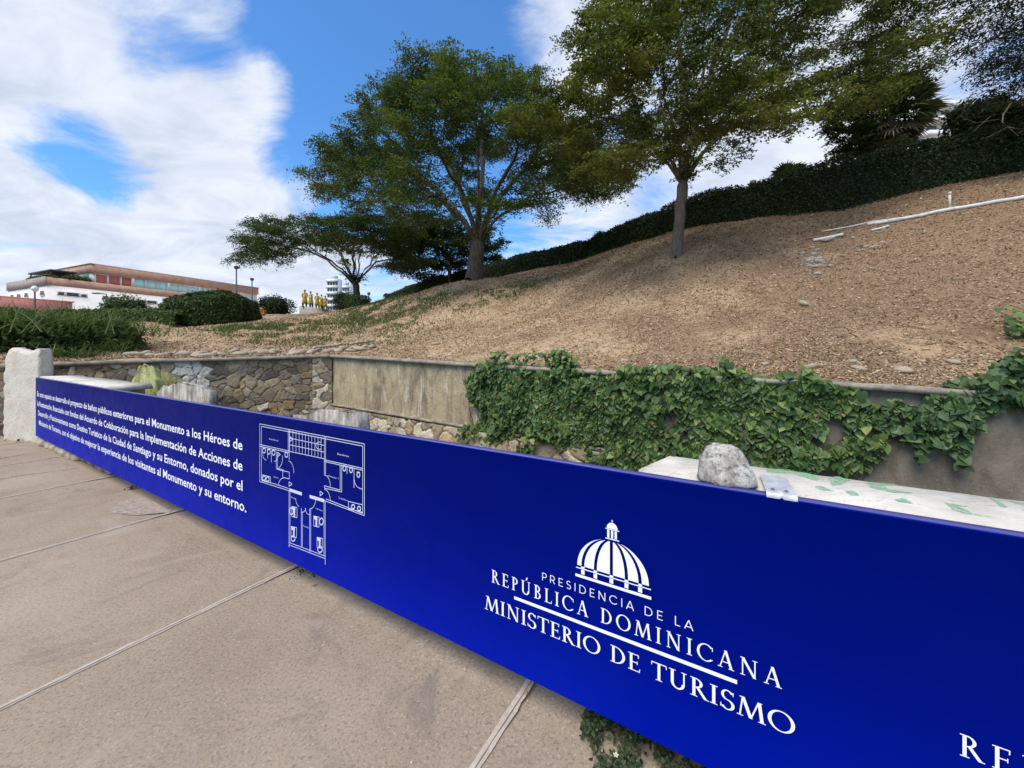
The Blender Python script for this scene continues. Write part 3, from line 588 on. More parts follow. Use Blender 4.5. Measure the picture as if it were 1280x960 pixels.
    chunk('concrete_block', 'grey stained broken concrete block beside the lime painted chunk behind the banner', 'concrete block', [(194, 560), (196, 490), (205, 482), (226, 477), (245, 481), (261, 487), (263, 570)], 2.02, 2.12, MT['block'], .05, seed=2)
    chunk('painted_rubble', 'lime green painted broken concrete chunk with sloping sides behind the banner', 'rubble', [(150, 560), (158, 488), (175, 457), (180, 455), (190, 458), (195, 476), (196, 560)], 2.16, 2.26, MT['lime'], .1, seed=3)
    chunk('mossy_rubble', 'dark olive mossy concrete slope leaning behind the lime painted chunk', 'rubble', [(184, 560), (186, 460), (192, 459), (208, 466), (228, 476), (250, 486), (250, 560)], 2.47, 2.6, MT['moss'], .1, seed=4)
    chunk('concrete_block', 'white and black stained concrete block standing below the bare concrete panel', 'concrete block', [(366, 600), (368, 520), (400, 512), (425, 512), (448, 515), (450, 610)], 2.3, 2.42, MT['block'], .04, seed=5)
build_low_wall()

# ---------------------------------------------------------------- banner
SW = .13; TW_ = .055; SF = .085; SH = .042
def g_rect(x0, y0, x1, y1): return ([(x0, y0), (x1, y0), (x1, y1), (x0, y1)], [(0, 1, 2, 3)])
def g_diag(x0, y0, x1, y1, w): return ([(x0-w/2, y0), (x0+w/2, y0), (x1+w/2, y1), (x1-w/2, y1)], [(0, 1, 2, 3)])
def g_arc(cx, cy, rx, ry, a0, a1, wx, wy, n=26):
    P = []
    for i in range(n+1):
        a = R(a0+(a1-a0)*i/n); P += [(cx+rx*math.cos(a), cy+ry*math.sin(a)), (cx+(rx-wx)*math.cos(a), cy+(ry-wy)*math.sin(a))]
    return (P, [(2*i, 2*i+2, 2*i+3, 2*i+1) for i in range(n)])
def g_stem(x, y0=0, y1=1, w=SW, top=True, bot=True, s=SF):
    r = [g_rect(x-w/2, y0, x+w/2, y1)]
    if top: r.append(g_rect(x-w/2-s, y1-SH, x+w/2+s, y1))
    if bot: r.append(g_rect(x-w/2-s, y0, x+w/2+s, y0+SH))
    return r
def glyph(c):
    S = g_stem
    if c == 'I': return S(.2), .40
    if c == 'E': return S(.2)+[g_rect(.2, 0, .60, .05), g_rect(.2, .95, .56, 1), g_rect(.2, .49, .5, .54), g_diag(.60, .0, .625, .2, .04), g_diag(.555, .8, .565, 1, .04), g_rect(.485, .42, .52, .61)], .68
    if c == 'L': return S(.2)+[g_rect(.2, 0, .58, .05), g_diag(.585, 0, .61, .22, .04)], .64
    if c == 'T': return S(.38, top=False)+[g_rect(.03, .945, .73, 1), g_diag(.035, .8, .05, 1, .04), g_diag(.725, .8, .71, 1, .04)], .76
    if c == 'P': return S(.2)+[g_arc(.28, .73, .30, .27, -90, 90, .12, .05), g_rect(.2, .95, .285, 1), g_rect(.2, .46, .285, .51)], .64
    if c == 'R': return S(.2)+[g_arc(.28, .745, .29, .255, -90, 90, .12, .05), g_rect(.2, .95, .285, 1), g_rect(.2, .49, .33, .54), g_diag(.70, 0, .36, .51, .15), g_rect(.63, 0, .83, .04)], .80
    if c == 'B': return S(.2)+[g_arc(.28, .755, .26, .245, -90, 90, .115, .05), g_arc(.28, .27, .32, .27, -90, 90, .125, .05), g_rect(.2, .95, .285, 1), g_rect(.2, .49, .285, .54), g_rect(.2, 0, .285, .05)], .68
    if c == 'D': return S(.2)+[g_arc(.30, .5, .50, .5, -90, 90, .135, .05), g_rect(.2, .95, .305, 1), g_rect(.2, 0, .305, .05)], .88
    if c == 'O': return [g_arc(.5, .5, .48, .52, 0, 360, .135, .055, 44)], 1.0
    if c == 'C': return [g_arc(.5, .5, .48, .52, 42, 318, .135, .055, 40), g_rect(.835, .68, .875, .90), g_rect(.84, .15, .875, .19)], .92
    if c == 'U': return S(.2, .3, bot=False)+S(.72, .3, w=.065, bot=False)+[g_arc(.445, .32, .31, .34, 180, 360, .13, .075, 26), g_rect(.69, .3, .752, .33)], .92
    if c == 'N': return S(.2, w=.06)+S(.80, w=.06, bot=False)+[g_diag(.20, 1, .79, 0, .15)], 1.0
    if c == 'M': return [g_diag(.13, 0, .24, 1, .06), g_rect(.02, 0, .26, SH), g_diag(.25, 1, .55, .02, .14), g_diag(.55, .02, .84, 1, .06), g_diag(.97, 0, .86, 1, .13), g_rect(.83, 0, 1.1, SH), g_rect(.12, 1-SH, .30, 1), g_rect(.82, 1-SH, .97, 1)], 1.12
    if c == 'A': return [g_diag(.13, 0, .42, 1.02, .06), g_diag(.72, 0, .42, 1.02, .14), g_rect(.24, .32, .62, .37), g_rect(.02, 0, .26, SH), g_rect(.57, 0, .86, SH)], .88
    if c == 'S': return [g_arc(.32, .75, .25, .27, 25, 270, .11, .055, 26), g_arc(.32, .255, .28, .275, -155, 90, .125, .055, 26), g_rect(.525, .78, .56, .97), g_rect(.04, .06, .075, .26)], .64
    if c == ' ': return [], .42
def glyph_sans(c):
    w = .085; r = g_rect
    if c == 'I': return [r(.1, 0, .1+w, 1)], .29
    if c == 'E': return [r(.1, 0, .1+w, 1), r(.1, 0, .62, w), r(.1, .46, .56, .46+w), r(.1, 1-w, .62, 1)], .72
    if c == 'L': return [r(.1, 0, .1+w, 1), r(.1, 0, .58, w)], .64
    if c == 'P': return [r(.1, 0, .1+w, 1), r(.1, 1-w, .42, 1), r(.1, .38, .42, .38+w), g_arc(.42, .69, .27, .31, -90, 90, w, w)], .76
    if c == 'R': return [r(.1, 0, .1+w, 1), r(.1, 1-w, .42, 1), r(.1, .38, .44, .38+w), g_arc(.42, .69, .27, .31, -90, 90, w, w), g_diag(.68, 0, .42, .42, .1)], .80
    if c == 'D': return [r(.1, 0, .1+w, 1), r(.1, 1-w, .4, 1), r(.1, 0, .4, w), g_arc(.40, .5, .46, .5, -90, 90, w, w)], .95
    if c == 'C': return [g_arc(.54, .5, .48, .51, 42, 318, w, w, 36)], .98
    if c == 'N': return [r(.1, 0, .1+w, 1), r(.76, 0, .76+w, 1), g_diag(.15, 1, .79, 0, .11)], .95
    if c == 'A': return [g_diag(.07, 0, .44, 1, .095), g_diag(.81, 0, .44, 1, .095), r(.2, .25, .68, .25+w)], .88
    if c == 'S': return [g_arc(.35, .74, .25, .27, 35, 270, w, w, 22), g_arc(.35, .275, .27, .285, -150, 90, w, w, 22)], .70
    if c == ' ': return [], .40
def lettering(parent, name, text, s0, s1, z0, cap, gf=glyph, track=.1, mat=None):
    mb = MB(); x = 0; parts = []; last = 0
    for ch in text:
        acc = ch in 'Ú'; g, adv = gf('U' if acc else ch)
        g = list(g)
        if acc: g.append(([(.44, 1.08), (.52, 1.08), (.64, 1.3), (.52, 1.3)], [(0, 1, 2, 3)]))
        for i, (P, F) in enumerate(g): parts.append(([(a+x, b) for a, b in P], F, i))
        last = x+adv; x += adv+track
    xs = [a for P, F, i in parts for a, b in P]; x0, x1 = min(xs), max(xs); k = (s1-s0)/(x1-x0)
    for P, F, i in parts: mb.add([SN(s0+(a-x0)*k, DS-.0020-.00012*i, z0+b*cap) for a, b in P], F)
    return mb.obj(name, mat or MT['white'], parent)
def build_banner():
    t = thing('banner_board', 'long deep blue information banner with white lettering, floor plan and dome emblem beside the pavement', 'banner', tuple(SN(0, DS, .125)))
    z0, z1 = .125, 1.131; mb = MB(); SL = 14.2
    mb.box(SN(SL/2, DS+.016, (z0+z1)/2), (SL, .032, z1-z0), AX, .003); mb.obj('board', MT['blue'], t)
    mb = MB(); mb.box(SN(SL/2, DS+.017, z1+.0025), (SL, .036, .004), AX); mb.obj('top_trim', MT['edge'], t)
    for s_ in (1.0, 4.5, 8.8, 12.5):
        mb = MB(); mb.box(SN(s_, DS+.053, .64), (.05, .04, .9), AX); mb.obj('support', MT['metal'], t)
    # paragraph
    lines = ['En este espacio se desarrolla el proyecto de baños públicos exteriores para el Monumento a los Héroes de',
             'la Restauración, financiado con fondos del Acuerdo de Colaboración para la Implementación de Acciones de',
             'Desarrollo y Posicionamiento como Destino Turístico de la Ciudad de Santiago y su Entorno, donados por el',
             'Ministerio de Turismo, con el objetivo de mejorar la experiencia de los visitantes al Monumento y su entorno.']
    def text(name, s, x0, x1, z, cap, mat, off=0.012, lay=.002, mid=False):
        cu = bpy.data.curves.new(name, 'FONT'); cu.body = s; cu.size = 1; cu.offset = off; cu.resolution_u = 2; cu.fill_mode = 'FRONT'
        o = bpy.data.objects.new(name, cu); COL.objects.link(o); dg = bpy.context.evaluated_depsgraph_get(); me = bpy.data.meshes.new_from_object(o.evaluated_get(dg))
        V = np.array([v.co[:] for v in me.vertices]); F = [tuple(p.vertices) for p in me.polygons]; bpy.data.objects.remove(o); bpy.data.curves.remove(cu); bpy.data.meshes.remove(me)
        xa, xb = V[:, 0].min(), V[:, 0].max(); k = (x1-x0)/(xb-xa); kz = cap/.73
        return mk(name, [SN(x0+(a-xa)*k, DS-lay, z+b*kz) for a, b, c in V], F, mat, t)
    ends = [(.13, 7.14, .823), (.145, 7.14, .660), (.205, 7.14, .501), (.262, 7.20, .343)]
    for l, (a, b, z) in zip(lines, ends): text('text_line', l, a, b, z, .086, MT['white'])
    lettering(t, 'presidency_line', 'PRESIDENCIA DE LA', 9.781, 10.391, .599, .034, glyph_sans, .28)
    lettering(t, 'republic_line', 'REPÚBLICA DOMINICANA', 9.512, 10.655, .508, .060, glyph, .2)
    lettering(t, 'ministry_line', 'MINISTERIO DE TURISMO', 9.472, 10.69, .367, .066, glyph, .03)
    lettering(t, 'republic_line', 'REPÚBLICA DOMINICANA', 11.057, 12.20, .507, .060, glyph, .2)
    r = lambda m, a, b, c, d, l=.002: m.add([SN(a, DS-l, c), SN(b, DS-l, c), SN(b, DS-l, d), SN(a, DS-l, d)], [(0, 1, 2, 3)])
    mb = MB(); r(mb, 9.637, 10.528, .467, .481); mb.obj('rule', MT['white'], t)
    mb = MB(); c = 10.0905; r(mb, 9.937, 10.244, .664, .6755); r(mb, 9.94, 10.243, .7005, .7045)
    bx = [-.1205, -.0665, 0, .060, .1125]
    for x in bx: r(mb, c+x-.0075, c+x+.0075, .6795, .6985, .0022); r(mb, c+x-.0075, c+x+.0075, .7055, .712, .0022)
    xs = [-.145]+bx+[.145]
    for i in range(6):
        xl, xr = xs[i]+(.0065 if i else 0), xs[i+1]-(.0065 if i < 5 else 0); P = []
        for j in range(21):
            la = R(74*j/20); q = math.cos(la); a = xl*q+(.0065*(1-q) if i else 0); b = xr*q-(.0065*(1-q) if i < 5 else 0)
            if b < a+.0004: m_ = (a+b)/2; a = m_-.0002; b = m_+.0002
            P += [SN(c+a, DS-.002, .714+.138*math.sin(la)), SN(c+b, DS-.002, .714+.138*math.sin(la))]
        mb.add(P, [(2*j, 2*j+1, 2*j+3, 2*j+2) for j in range(20)])
    r(mb, 10.066, 10.122, .855, .859); r(mb, 10.066, 10.122, .8945, .898)
    for x in (-.0155, 0, .0145): r(mb, c+.003+x-.0045, c+.003+x+.0045, .861, .893)
    P = [SN(c+.003, DS-.002, .8995)]+[SN(c+.003+.022*math.cos(R(a)), DS-.002, .8995+.0245*math.sin(R(a))) for a in range(0, 181, 12)]; mb.add(P, [(0, i, i+1) for i in range(1, len(P)-1)])
    r(mb, c+.002, c+.004, .925, .936); r(mb, c-.001, c+.007, .930, .9315, .0022); mb.obj('dome_emblem', MT['white'], t)
    # floor plan, traced in its own drawing units
    mb = MB(); kk = [0]
    def P2(x, y): return np.array(px2sn(310+x/4.8, 510+y/4.8))
    def ln(x0, y0, x1, y1, w=.0044):
        a, b = P2(x0, y0), P2(x1, y1); d = (b-a)/(np.linalg.norm(b-a)+1e-9); m = np.array([-d[1], d[0]])*w/2; kk[0] += 1; l = .0018+.00001*(kk[0] % 60)
        mb.add([SN(q[0], DS-l, q[1]) for q in (a-m, b-m, b+m, a+m)], [(0, 1, 2, 3)])
    def arc(x, y, rx, ry, a0, a1, n=10, w=.004):
        p = [(x+rx*math.cos(R(a0+(a1-a0)*i/n)), y+ry*math.sin(R(a0+(a1-a0)*i/n))) for i in range(n+1)]
        for a, b in zip(p, p[1:]): ln(*a, *b, w)
    for q in [(72, 95, 700, 215), (82, 110, 690, 228), (72, 95, 72, 440), (82, 110, 82, 430), (700, 215, 700, 645), (690, 228, 690, 632), (72, 440, 245, 495), (82, 430, 245, 482), (460, 555, 700, 645), (470, 545, 690, 632), (72, 218, 250, 258), (72, 228, 250, 268), (243, 130, 243, 265), (249, 132, 249, 310),
              (460, 172, 460, 400), (467, 174, 467, 398), (460, 310, 690, 362), (460, 320, 690, 373), (555, 342, 555, 490), (564, 344, 564, 503), (460, 466, 555, 492), (460, 480, 564, 503), (460, 466, 460, 480), (248, 490, 248, 835), (465, 560, 465, 940), (458, 558, 458, 890), (254, 492, 254, 810), (322, 600, 322, 830), (328, 618, 328, 830), (372, 605, 372, 860), (378, 603, 378, 862), (248, 806, 465, 888), (248, 820, 465, 903),
              (178, 262, 178, 365), (172, 262, 172, 365), (172, 365, 215, 378), (178, 360, 215, 372), (120, 250, 120, 300), (142, 255, 142, 325), (596, 352, 596, 395), (638, 362, 638, 478)]: ln(*q)
    for i in range(12): x = 252+208*i/11; ln(x, 134+.2*(x-250)*1.05, x, 262+.2*(x-250), .004)
    for j in range(4): ln(250, 140+j*40, 460, 184+j*40, .004)
    ln(250, 490, 325, 515, .022); ln(372, 530, 460, 556, .022)
    for q in [(430, 225, 22, 22, 60, 300), (245, 390, 32, 72, -90, 0), (215, 465, 30, 45, 180, 270), (460, 470, 36, 68, -90, 0), (460, 560, 36, 72, -90, 0), (328, 540, 40, 60, 120, 180), (372, 545, 36, 60, 0, 90), (322, 600, 26, 26, 0, 90), (372, 600, 26, 40, 90, 180), (690, 430, 50, 55, 90, 180), (112, 262, 24, 50, 90, 180), (160, 270, 24, 50, 0, 90), (186, 285, 24, 70, 0, 90)]: arc(*q)
    for (x, y) in ((98, 255), (127, 262), (155, 268), (580, 362), (620, 372), (232, 280), (664, 400)): arc(x, y, 9, 15, 0, 360, 10, .007); ln(x-9, y-16, x+9, y-13, .008)
    for (x0, y0, x1, y1) in ((85, 400, 137, 448), (605, 560, 690, 625), (210, 375, 250, 425)):
        dy = (x1-x0)*.24; ln(x0, y0, x1, y0+dy); ln(x0, y1-dy, x1, y1); ln(x0, y0, x0, y1-dy); ln(x1, y0+dy, x1, y1)
    for (x, y) in ((98, 420), (120, 427), (632, 592), (668, 603)): arc(x, y, 10, 13, 0, 360, 10, .008)
    for (x, y, sx) in ((278, 615, -1), (410, 672, 1), (275, 735, -1), (430, 800, 1)):
        ln(x-14, y-25, x-14, y+35); ln(x+18, y-20, x+18, y+42); ln(x-14, y-25, x+18, y-18); ln(x-14, y+35, x+18, y+42); ln(x+2, y-20, x+2, y+38, .018); ln(x-12, y-14, x+8, y-10, .02)
    for (x, y, rx, ry) in ((262, 618, 12, 20), (442, 680, 12, 20), (272, 782, 12, 16), (434, 848, 14, 18)): arc(x, y, rx, ry, 0, 360, 12, .008)
    for (x, y) in ((262, 186), (186, 278), (442, 512), (256, 456)): ln(x-8, y-14, x+10, y, .005); ln(x+10, y, x-8, y+14, .005); ln(x-8, y+14, x-8, y-14, .005)
    mb.obj('floor_plan', MT['planline'], t)
    for s, x, y, w, h in (('Escaleras', 130, 182, 52, 9), ('Escaleras', 538, 272, 68, 12), ('Damas', 156, 408, 28, 7), ('Almacén 1', 478, 402, 66, 10), ('Caballeros', 546, 535, 62, 9), ('Oficina', 408, 598, 40, 8), ('Oficina', 258, 530, 30, 8), ('Pasillo', 333, 702, 34, 8)):
        a = P2(x, y); b = P2(x+w, y); c2 = P2(x, y-h); text('room_name', s, a[0], b[0], a[1]-.008, abs(c2[1]-a[1])*1.0, MT['planline'], .0, .0018)
build_banner()

# ---------------------------------------------------------------- vegetation builders
def skeleton(base, top, env, seed, step=.3, infl=2.2, kill=.55, trop=.06, maxit=160, limbs=0, cen=None):
    """space colonisation; returns nodes, parents"""
    r = np.random.default_rng(seed); N = [np.array(base, float)]; par = [-1]; k = max(3, int(np.linalg.norm(np.array(top)-base)/step))
    for i in range(1, k+1):
        f = i/k; p = np.array(base)*(1-f)+np.array(top)*f+r.normal(0, .015, 3)*(0 if i == k else 1); N.append(p); par.append(i-1)
    if limbs:
        C = cen; sel = [int(np.argmax(np.linalg.norm(C-N[k], axis=1)))]
        while len(sel) < limbs: dd = np.min([np.linalg.norm(C-C[q], axis=1) for q in sel], 0); sel.append(int(np.argmax(dd)))
        for q in sel:
            j = k-r.integers(0, max(1, k//4)); p0 = N[j]; tg = C[q]; L = np.linalg.norm(tg-p0)*r.uniform(.5, .7); m = max(2, int(L/step)); dirn = nrm(tg-p0); up = np.array([0, 0, 1.]); prev = j; pos = p0.copy()
            for i in range(m):
                f = i/m; dv = nrm(dirn*(1-.45*(1-f))+up*.6*(1-f)+r.normal(0, .12, 3)); pos = pos+dv*step; N.append(pos.copy()); par.append(prev); prev = len(N)-1
    A = env.copy(); nd = np.full(len(A), 1e9); ni = np.zeros(len(A), int); start = k-1
    def upd(i0):
        nonlocal nd, ni
        for i in range(i0, len(N)):
            d = np.linalg.norm(A-N[i], axis=1); b = d < nd; nd[b] = d[b]; ni[b] = i
    upd(start)
    for it in range(maxit):
        act = nd < (infl if it > 25 else 1e9)
        if not act.any(): break
        ids = np.unique(ni[act]); n0 = len(N); new = 0
        for j in ids:
            m = act & (ni == j); d = nrm(A[m]-N[j]).mean(0)+r.normal(0, .13, 3)+np.array([0, 0, trop]); d /= np.linalg.norm(d)+1e-9
            p = N[j]+d*step
            N.append(p); par.append(j); new += 1
        upd(n0); keep = nd > kill; A = A[keep]; nd = nd[keep]; ni = ni[keep]
        if len(A) == 0: break
    return np.array(N), np.array(par)
def pads_in(poly, Y, n, rad, thick, seed, flat=.45, per=60, depth=None):
    """leafy pads filling a crown whose outline is given in the photo's frame and whose depth is real"""
    r = np.random.default_rng(seed); P = np.array(poly, float); c = P.mean(0); out = []; cen = []
    k = 0
    lo, hi = P.min(0), P.max(0); W = (hi-lo)/2; m = (hi+lo)/2
    pr = rad*F_/Y*.75; used = []
    tries = 0
    while k < n and tries < 20000:
        tries += 1; cd = r.uniform(lo, hi, (24, 2)); cd = cd[inpoly(cd[:, 0], cd[:, 1], poly)]
        if not len(cd): continue
        if k and len(used): q = cd[np.argmax(np.min(np.linalg.norm(cd[:, None]-np.array(used)[None], axis=2), axis=1)[:6])]
        else: q = cd[0]
        s = c+(q-c)*(1+pr/(np.linalg.norm(q-c)+1e-6))
        if not inpoly(np.array([s[0]]), np.array([s[1]]), poly)[0] and r.uniform() > .12: continue
        h = max(0., 1-((q[0]-m[0])/W[0])**2*.9-((q[1]-m[1])/W[1])**2*.5)**.5; dy = r.uniform(-1, 1)*thick*h
        # keep the angular place when moved in depth
        used.append(q); p = at(q[0], q[1], Y+dy); cen.append(p); k += 1
        g = r.normal(0, 1, (per, 3)); g = g/np.linalg.norm(g, axis=1)[:, None]*r.uniform(.2, 1, per)[:, None]**.5; rr = rad*r.uniform(.7, 1.25); out.append(p+g*np.array([rr, rr, rr*flat]))
    return np.concatenate(out), np.array(cen)
def wood(N, par, r0, tip=.012, ex=2.2, n=7):
    kids = [[] for _ in N]
    for i, p in enumerate(par):
        if p >= 0: kids[p].append(i)
    rad = np.zeros(len(N))
    order = range(len(N)-1, -1, -1)
    for i in order: rad[i] = tip if not kids[i] else sum(rad[k]**ex for k in kids[i])**(1/ex)
    b = rad[0]; g = math.log(r0/tip)/math.log(b/tip) if b > tip*1.01 else 1; rad = tip*(rad/tip)**g
    mb = MB(); st = [0]; done = []
    stack = [(0, None)]
    while stack:
        i, p = stack.pop(); ch = [] if p is None else [p]; rr = [] if p is None else [min(rad[p], rad[i]*1.25)]; j = i
        while True:
            ch.append(j); rr.append(rad[j])
            if not kids[j]: break
            ks = sorted(kids[j], key=lambda q: -rad[q])
            for q in ks[1:]: stack.append((q, j))
            j = ks[0]
        if len(ch) > 1: mb.tube(N[ch], rr, n if rr[0] > .06 else (5 if rr[0] > .025 else 4), cap=False)
    return mb, rad, kids
def tree(name, label, base, top, poly_env, seed, r0, lmat, bmat, nl, ls, step=.3, spray=.34, thin=.04, tip=.011, infl=2.5, kill=.55, flare=1.35, group=None, droop=.25, cat='tree', limbs=0, hollow=.5):
    env, cen = poly_env; N, par = skeleton(base, top, env, seed, step, infl, kill, limbs=limbs, cen=cen)
    mb, rad, kids = wood(N, par, r0, tip)
    V0 = np.concatenate(mb.V); hz = V0[:, 2]-base[2]; m = (hz < r0*4); dxy = V0[:, :2]-np.array(base)[:2]; f = 1+(flare-1)*np.clip(1-hz/(r0*4), 0, 1)**2*m; V0[:, :2] = np.array(base)[:2]+dxy*f[:, None]; V0[hz < .02, 2] -= .25
    t = thing(name, label, cat, base, group)
    mk('trunk', V0, mb.F, bmat, t, smooth=True)
    ok = np.nonzero(rad < thin)[0]; ok = ok[ok > 3]; r = np.random.default_rng(seed+1)
    q_ = (N[ok]-cen.mean(0))/(cen.std(0)*1.6+.3); rel = np.linalg.norm(q_*np.array([1, 1, .9]), axis=1)+.35*q_[:, 2]; ok = ok[r.uniform(size=len(ok)) < np.clip((rel-hollow*.4)/hollow, .12, 1)]
    # sprays: little flat fans of leaflets along each twig
    k = nl//len(ok)//12+1; idx = np.repeat(ok, k); d = N[idx]-N[np.maximum(par[idx], 0)]; d = nrm(d+r.normal(0, .8, d.shape)*.45); d[:, 2] *= .35; d = nrm(d+r.normal(0, .5, d.shape)*np.array([1, 1, .25]))
    o = N[idx]+r.normal(0, spray*.35, (len(idx), 3))*np.array([1, 1, .6]); side = nrm(np.cross(d, np.array([0, 0, 1.])+r.normal(0, .25, d.shape)))
    tt = np.linspace(.1, 1, 6); Ps = []; As = []
    for q in tt:
        for sg in (-1, 1):
            w = spray*.38*math.sin(math.pi*min(.95, q*.8+.15)); Ps.append(o+d*spray*q+side*sg*w*.6+np.array([0, 0, -droop*spray*q*q])+r.normal(0, spray*.06, o.shape)); As.append(nrm(d*.55+side*sg+np.array([0, 0, -.25])))
    P = np.concatenate(Ps); A = np.concatenate(As); V, F = leaf_quads(P, np.array([0, 0, 1.]), ls*r.uniform(.7, 1.3, len(P)), ls*.42, A, .45)
    mk('crown', V, [F], lmat, t); return t
def build_trees():
    T1 = [(388, 210), (398, 188), (428, 165), (425, 155), (446, 128), (472, 104), (484, 72), (522, 64), (564, 63), (612, 78), (664, 86), (702, 118), (740, 165), (780, 215), (785, 245), (745, 262), (715, 240), (690, 285), (660, 258), (640, 285), (615, 262), (560, 268), (520, 280), (480, 272), (445, 258), (410, 250), (392, 230)]
    b = on_hill(*at(593, 348, 19)[:2], -.05); tree('rain_tree', 'large spreading dark green tree with a thick forked trunk in the middle of the slope', b, at(597, 306, 19), pads_in(T1, 19.5, 115, 1.05, 6.5, 3), 11, .36, MT['leaf1'], MT['bark'], 185000, .13, .38, .46, .042, group='shade trees on the slope', limbs=15, hollow=.64)
    T2 = [(640, 150), (655, 125), (700, 95), (725, 62), (706, 30), (755, 0), (790, -70), (900, -150), (1050, -130), (1170, -50), (1178, 50), (1150, 95), (1110, 125), (1060, 150), (1005, 185), (965, 165), (925, 185), (880, 205), (830, 215), (790, 212), (775, 240), (745, 235), (700, 230), (660, 195)]
    b = on_hill(*at(845, 319, 12)[:2], -.05); tree('rain_tree', 'tall olive green tree with a slim pale trunk in front of the long hedge', b, at(853, 232, 12.1), pads_in(T2, 12, 125, .8, 4.2, 5), 12, .165, MT['leaf2'], MT['barkg'], 185000, .105, .29, .32, .032, tip=.007, infl=2.0, kill=.42, group='shade trees on the slope', limbs=16, hollow=.66)
    T3 = [(293, 326), (305, 300), (330, 280), (365, 268), (400, 260), (450, 262), (500, 272), (525, 300), (520, 335), (495, 345), (470, 322), (440, 318), (410, 322), (380, 318), (350, 328), (320, 332)]
    b = on_hill(*at(447, 382, 30)[:2], -.05); tree('umbrella_tree', 'low flat topped tree with many thin spreading limbs near the yellow statues', b, at(445, 357, 30), pads_in(T3, 30, 60, 1.25, 5.5, 7, .35), 13, .26, MT['leaf3'], MT['bark'], 80000, .16, .5, .55, .045, kill=.7, infl=3.2, limbs=12, hollow=.7)
    T4 = [(485, 300), (515, 272), (570, 268), (612, 290), (640, 330), (640, 352), (600, 346), (545, 352), (500, 345)]
    b = on_hill(*at(566, 362, 36)[:2], -.3); tree('bushy_tree', 'dark bushy tree standing behind the thick forked trunk', b, at(562, 340, 36), pads_in(T4, 36, 40, 1.5, 4, 9, .6), 14, .22, MT['leafd'], MT['bark'], 45000, .26, .55, .65, .05, kill=.9, infl=4)
    T5 = [(1040, 190), (1035, 150), (1060, 110), (1110, 95), (1150, 110), (1140, 140), (1110, 190), (1070, 200)]
    b = on_hill(*at(1085, 230, 19)[:2], -.3); tree('bushy_tree', 'small dark tree behind the hedge beside the fan palm', b, at(1083, 190, 19), pads_in(T5, 19, 16, .8, 1.6, 19, .7), 15, .12, MT['leafd'], MT['bark'], 20000, .17, .35, .4, .05)
    T6 = [(1178, 30), (1190, -50), (1260, -110), (1500, -150), (1560, 20), (1480, 110), (1360, 165), (1290, 165), (1235, 140), (1195, 85)]
    b = on_hill(*at(1520, 190, 10.5)[:2], -.05); tree('feathery_tree', 'sparse feathery tree reaching into the top right corner', b, at(1495, 90, 10.5), pads_in(T6, 10.5, 62, .7, 2.2, 21, .5), 16, .15, MT['leafr'], MT['bark'], 60000, .085, .28, .34, .03, tip=.006, infl=2, kill=.4, limbs=9, hollow=.15)
build_trees()
def blob(name, label, cat, c, rad, n, ls, mat, seed, lobes=7, core=True, group=None, blades=0, noise=.25, flat=True):
    """shrub: leafy shell over lobes, added dark core inside to block light"""
    r = np.random.default_rng(seed); c = np.array(c, float); t = thing(name, label, cat, c, group); rad = np.array(rad)
    L = [(c+np.array([0, 0, rad[2]*.5]), rad)]
    for i in range(lobes): a = r.uniform(0, 6.28); L.append((c+np.array([math.cos(a)*rad[0]*.55, math.sin(a)*rad[1]*.55, rad[2]*r.uniform(.25, 1.0)]), rad*r.uniform(.35, .55)))
    P = []; 
    for q, rr in L:
        m = int(n*rr.prod()**.67/sum(x[1].prod()**.67 for x in L)); g = nrm(r.normal(0, 1, (m, 3))); P.append(q+g*rr*np.clip(r.normal(.95, .1, (m, 1)), .5, 1.2)*(1+noise*(vnoise(g[:, :1]*4+seed, g[:, 1:2]*4+g[:, 2:]*3, seed)-.5)))
    P = np.concatenate(P); P = P[P[:, 2] > c[2]-.1]; V, F = leaf_quads(P, nrm(P-c)*.8+np.array([0, 0, .4]), ls*r.uniform(.6, 1.3, len(P)), ls*.5, None, .7); mk('foliage', V, [F], mat, t)
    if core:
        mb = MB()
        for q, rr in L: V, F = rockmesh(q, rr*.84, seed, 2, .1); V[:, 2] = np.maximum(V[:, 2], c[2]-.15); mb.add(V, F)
        mb.obj('light_blocker', MT['core'], t)  # added dark core, keeps light from passing through the leaf shell
    return t
def blades(name, c, n, ln, wd, mat, parent, seed, spread=.5, up=1.0, rad=.3):
    """arching strap leaves"""
    r = np.random.default_rng(seed); V = []; F = []; k = 5
    for i in range(n):
        a = r.uniform(0, 6.28); d = np.array([math.cos(a), math.sin(a), 0]); p = np.array(c)+np.r_[r.normal(0, rad, 2), 0]; l = ln*r.uniform(.5, 1.2); sd = np.array([-d[1], d[0], 0]); tl = r.uniform(.2, 1)*spread
        b0 = len(V)
        for j in range(k):
            f = j/(k-1); q = p+d*l*tl*f*1.2+np.array([0, 0, l*up*(f-.75*tl*f*f)]); w = wd*(1-f)**.7+.002; V += [q-sd*w, q+sd*w]
        F += [(b0+2*j, b0+2*j+1, b0+2*j+3, b0+2*j+2) for j in range(k-1)]
    return mk(name, V, [np.array(F)], mat, parent)
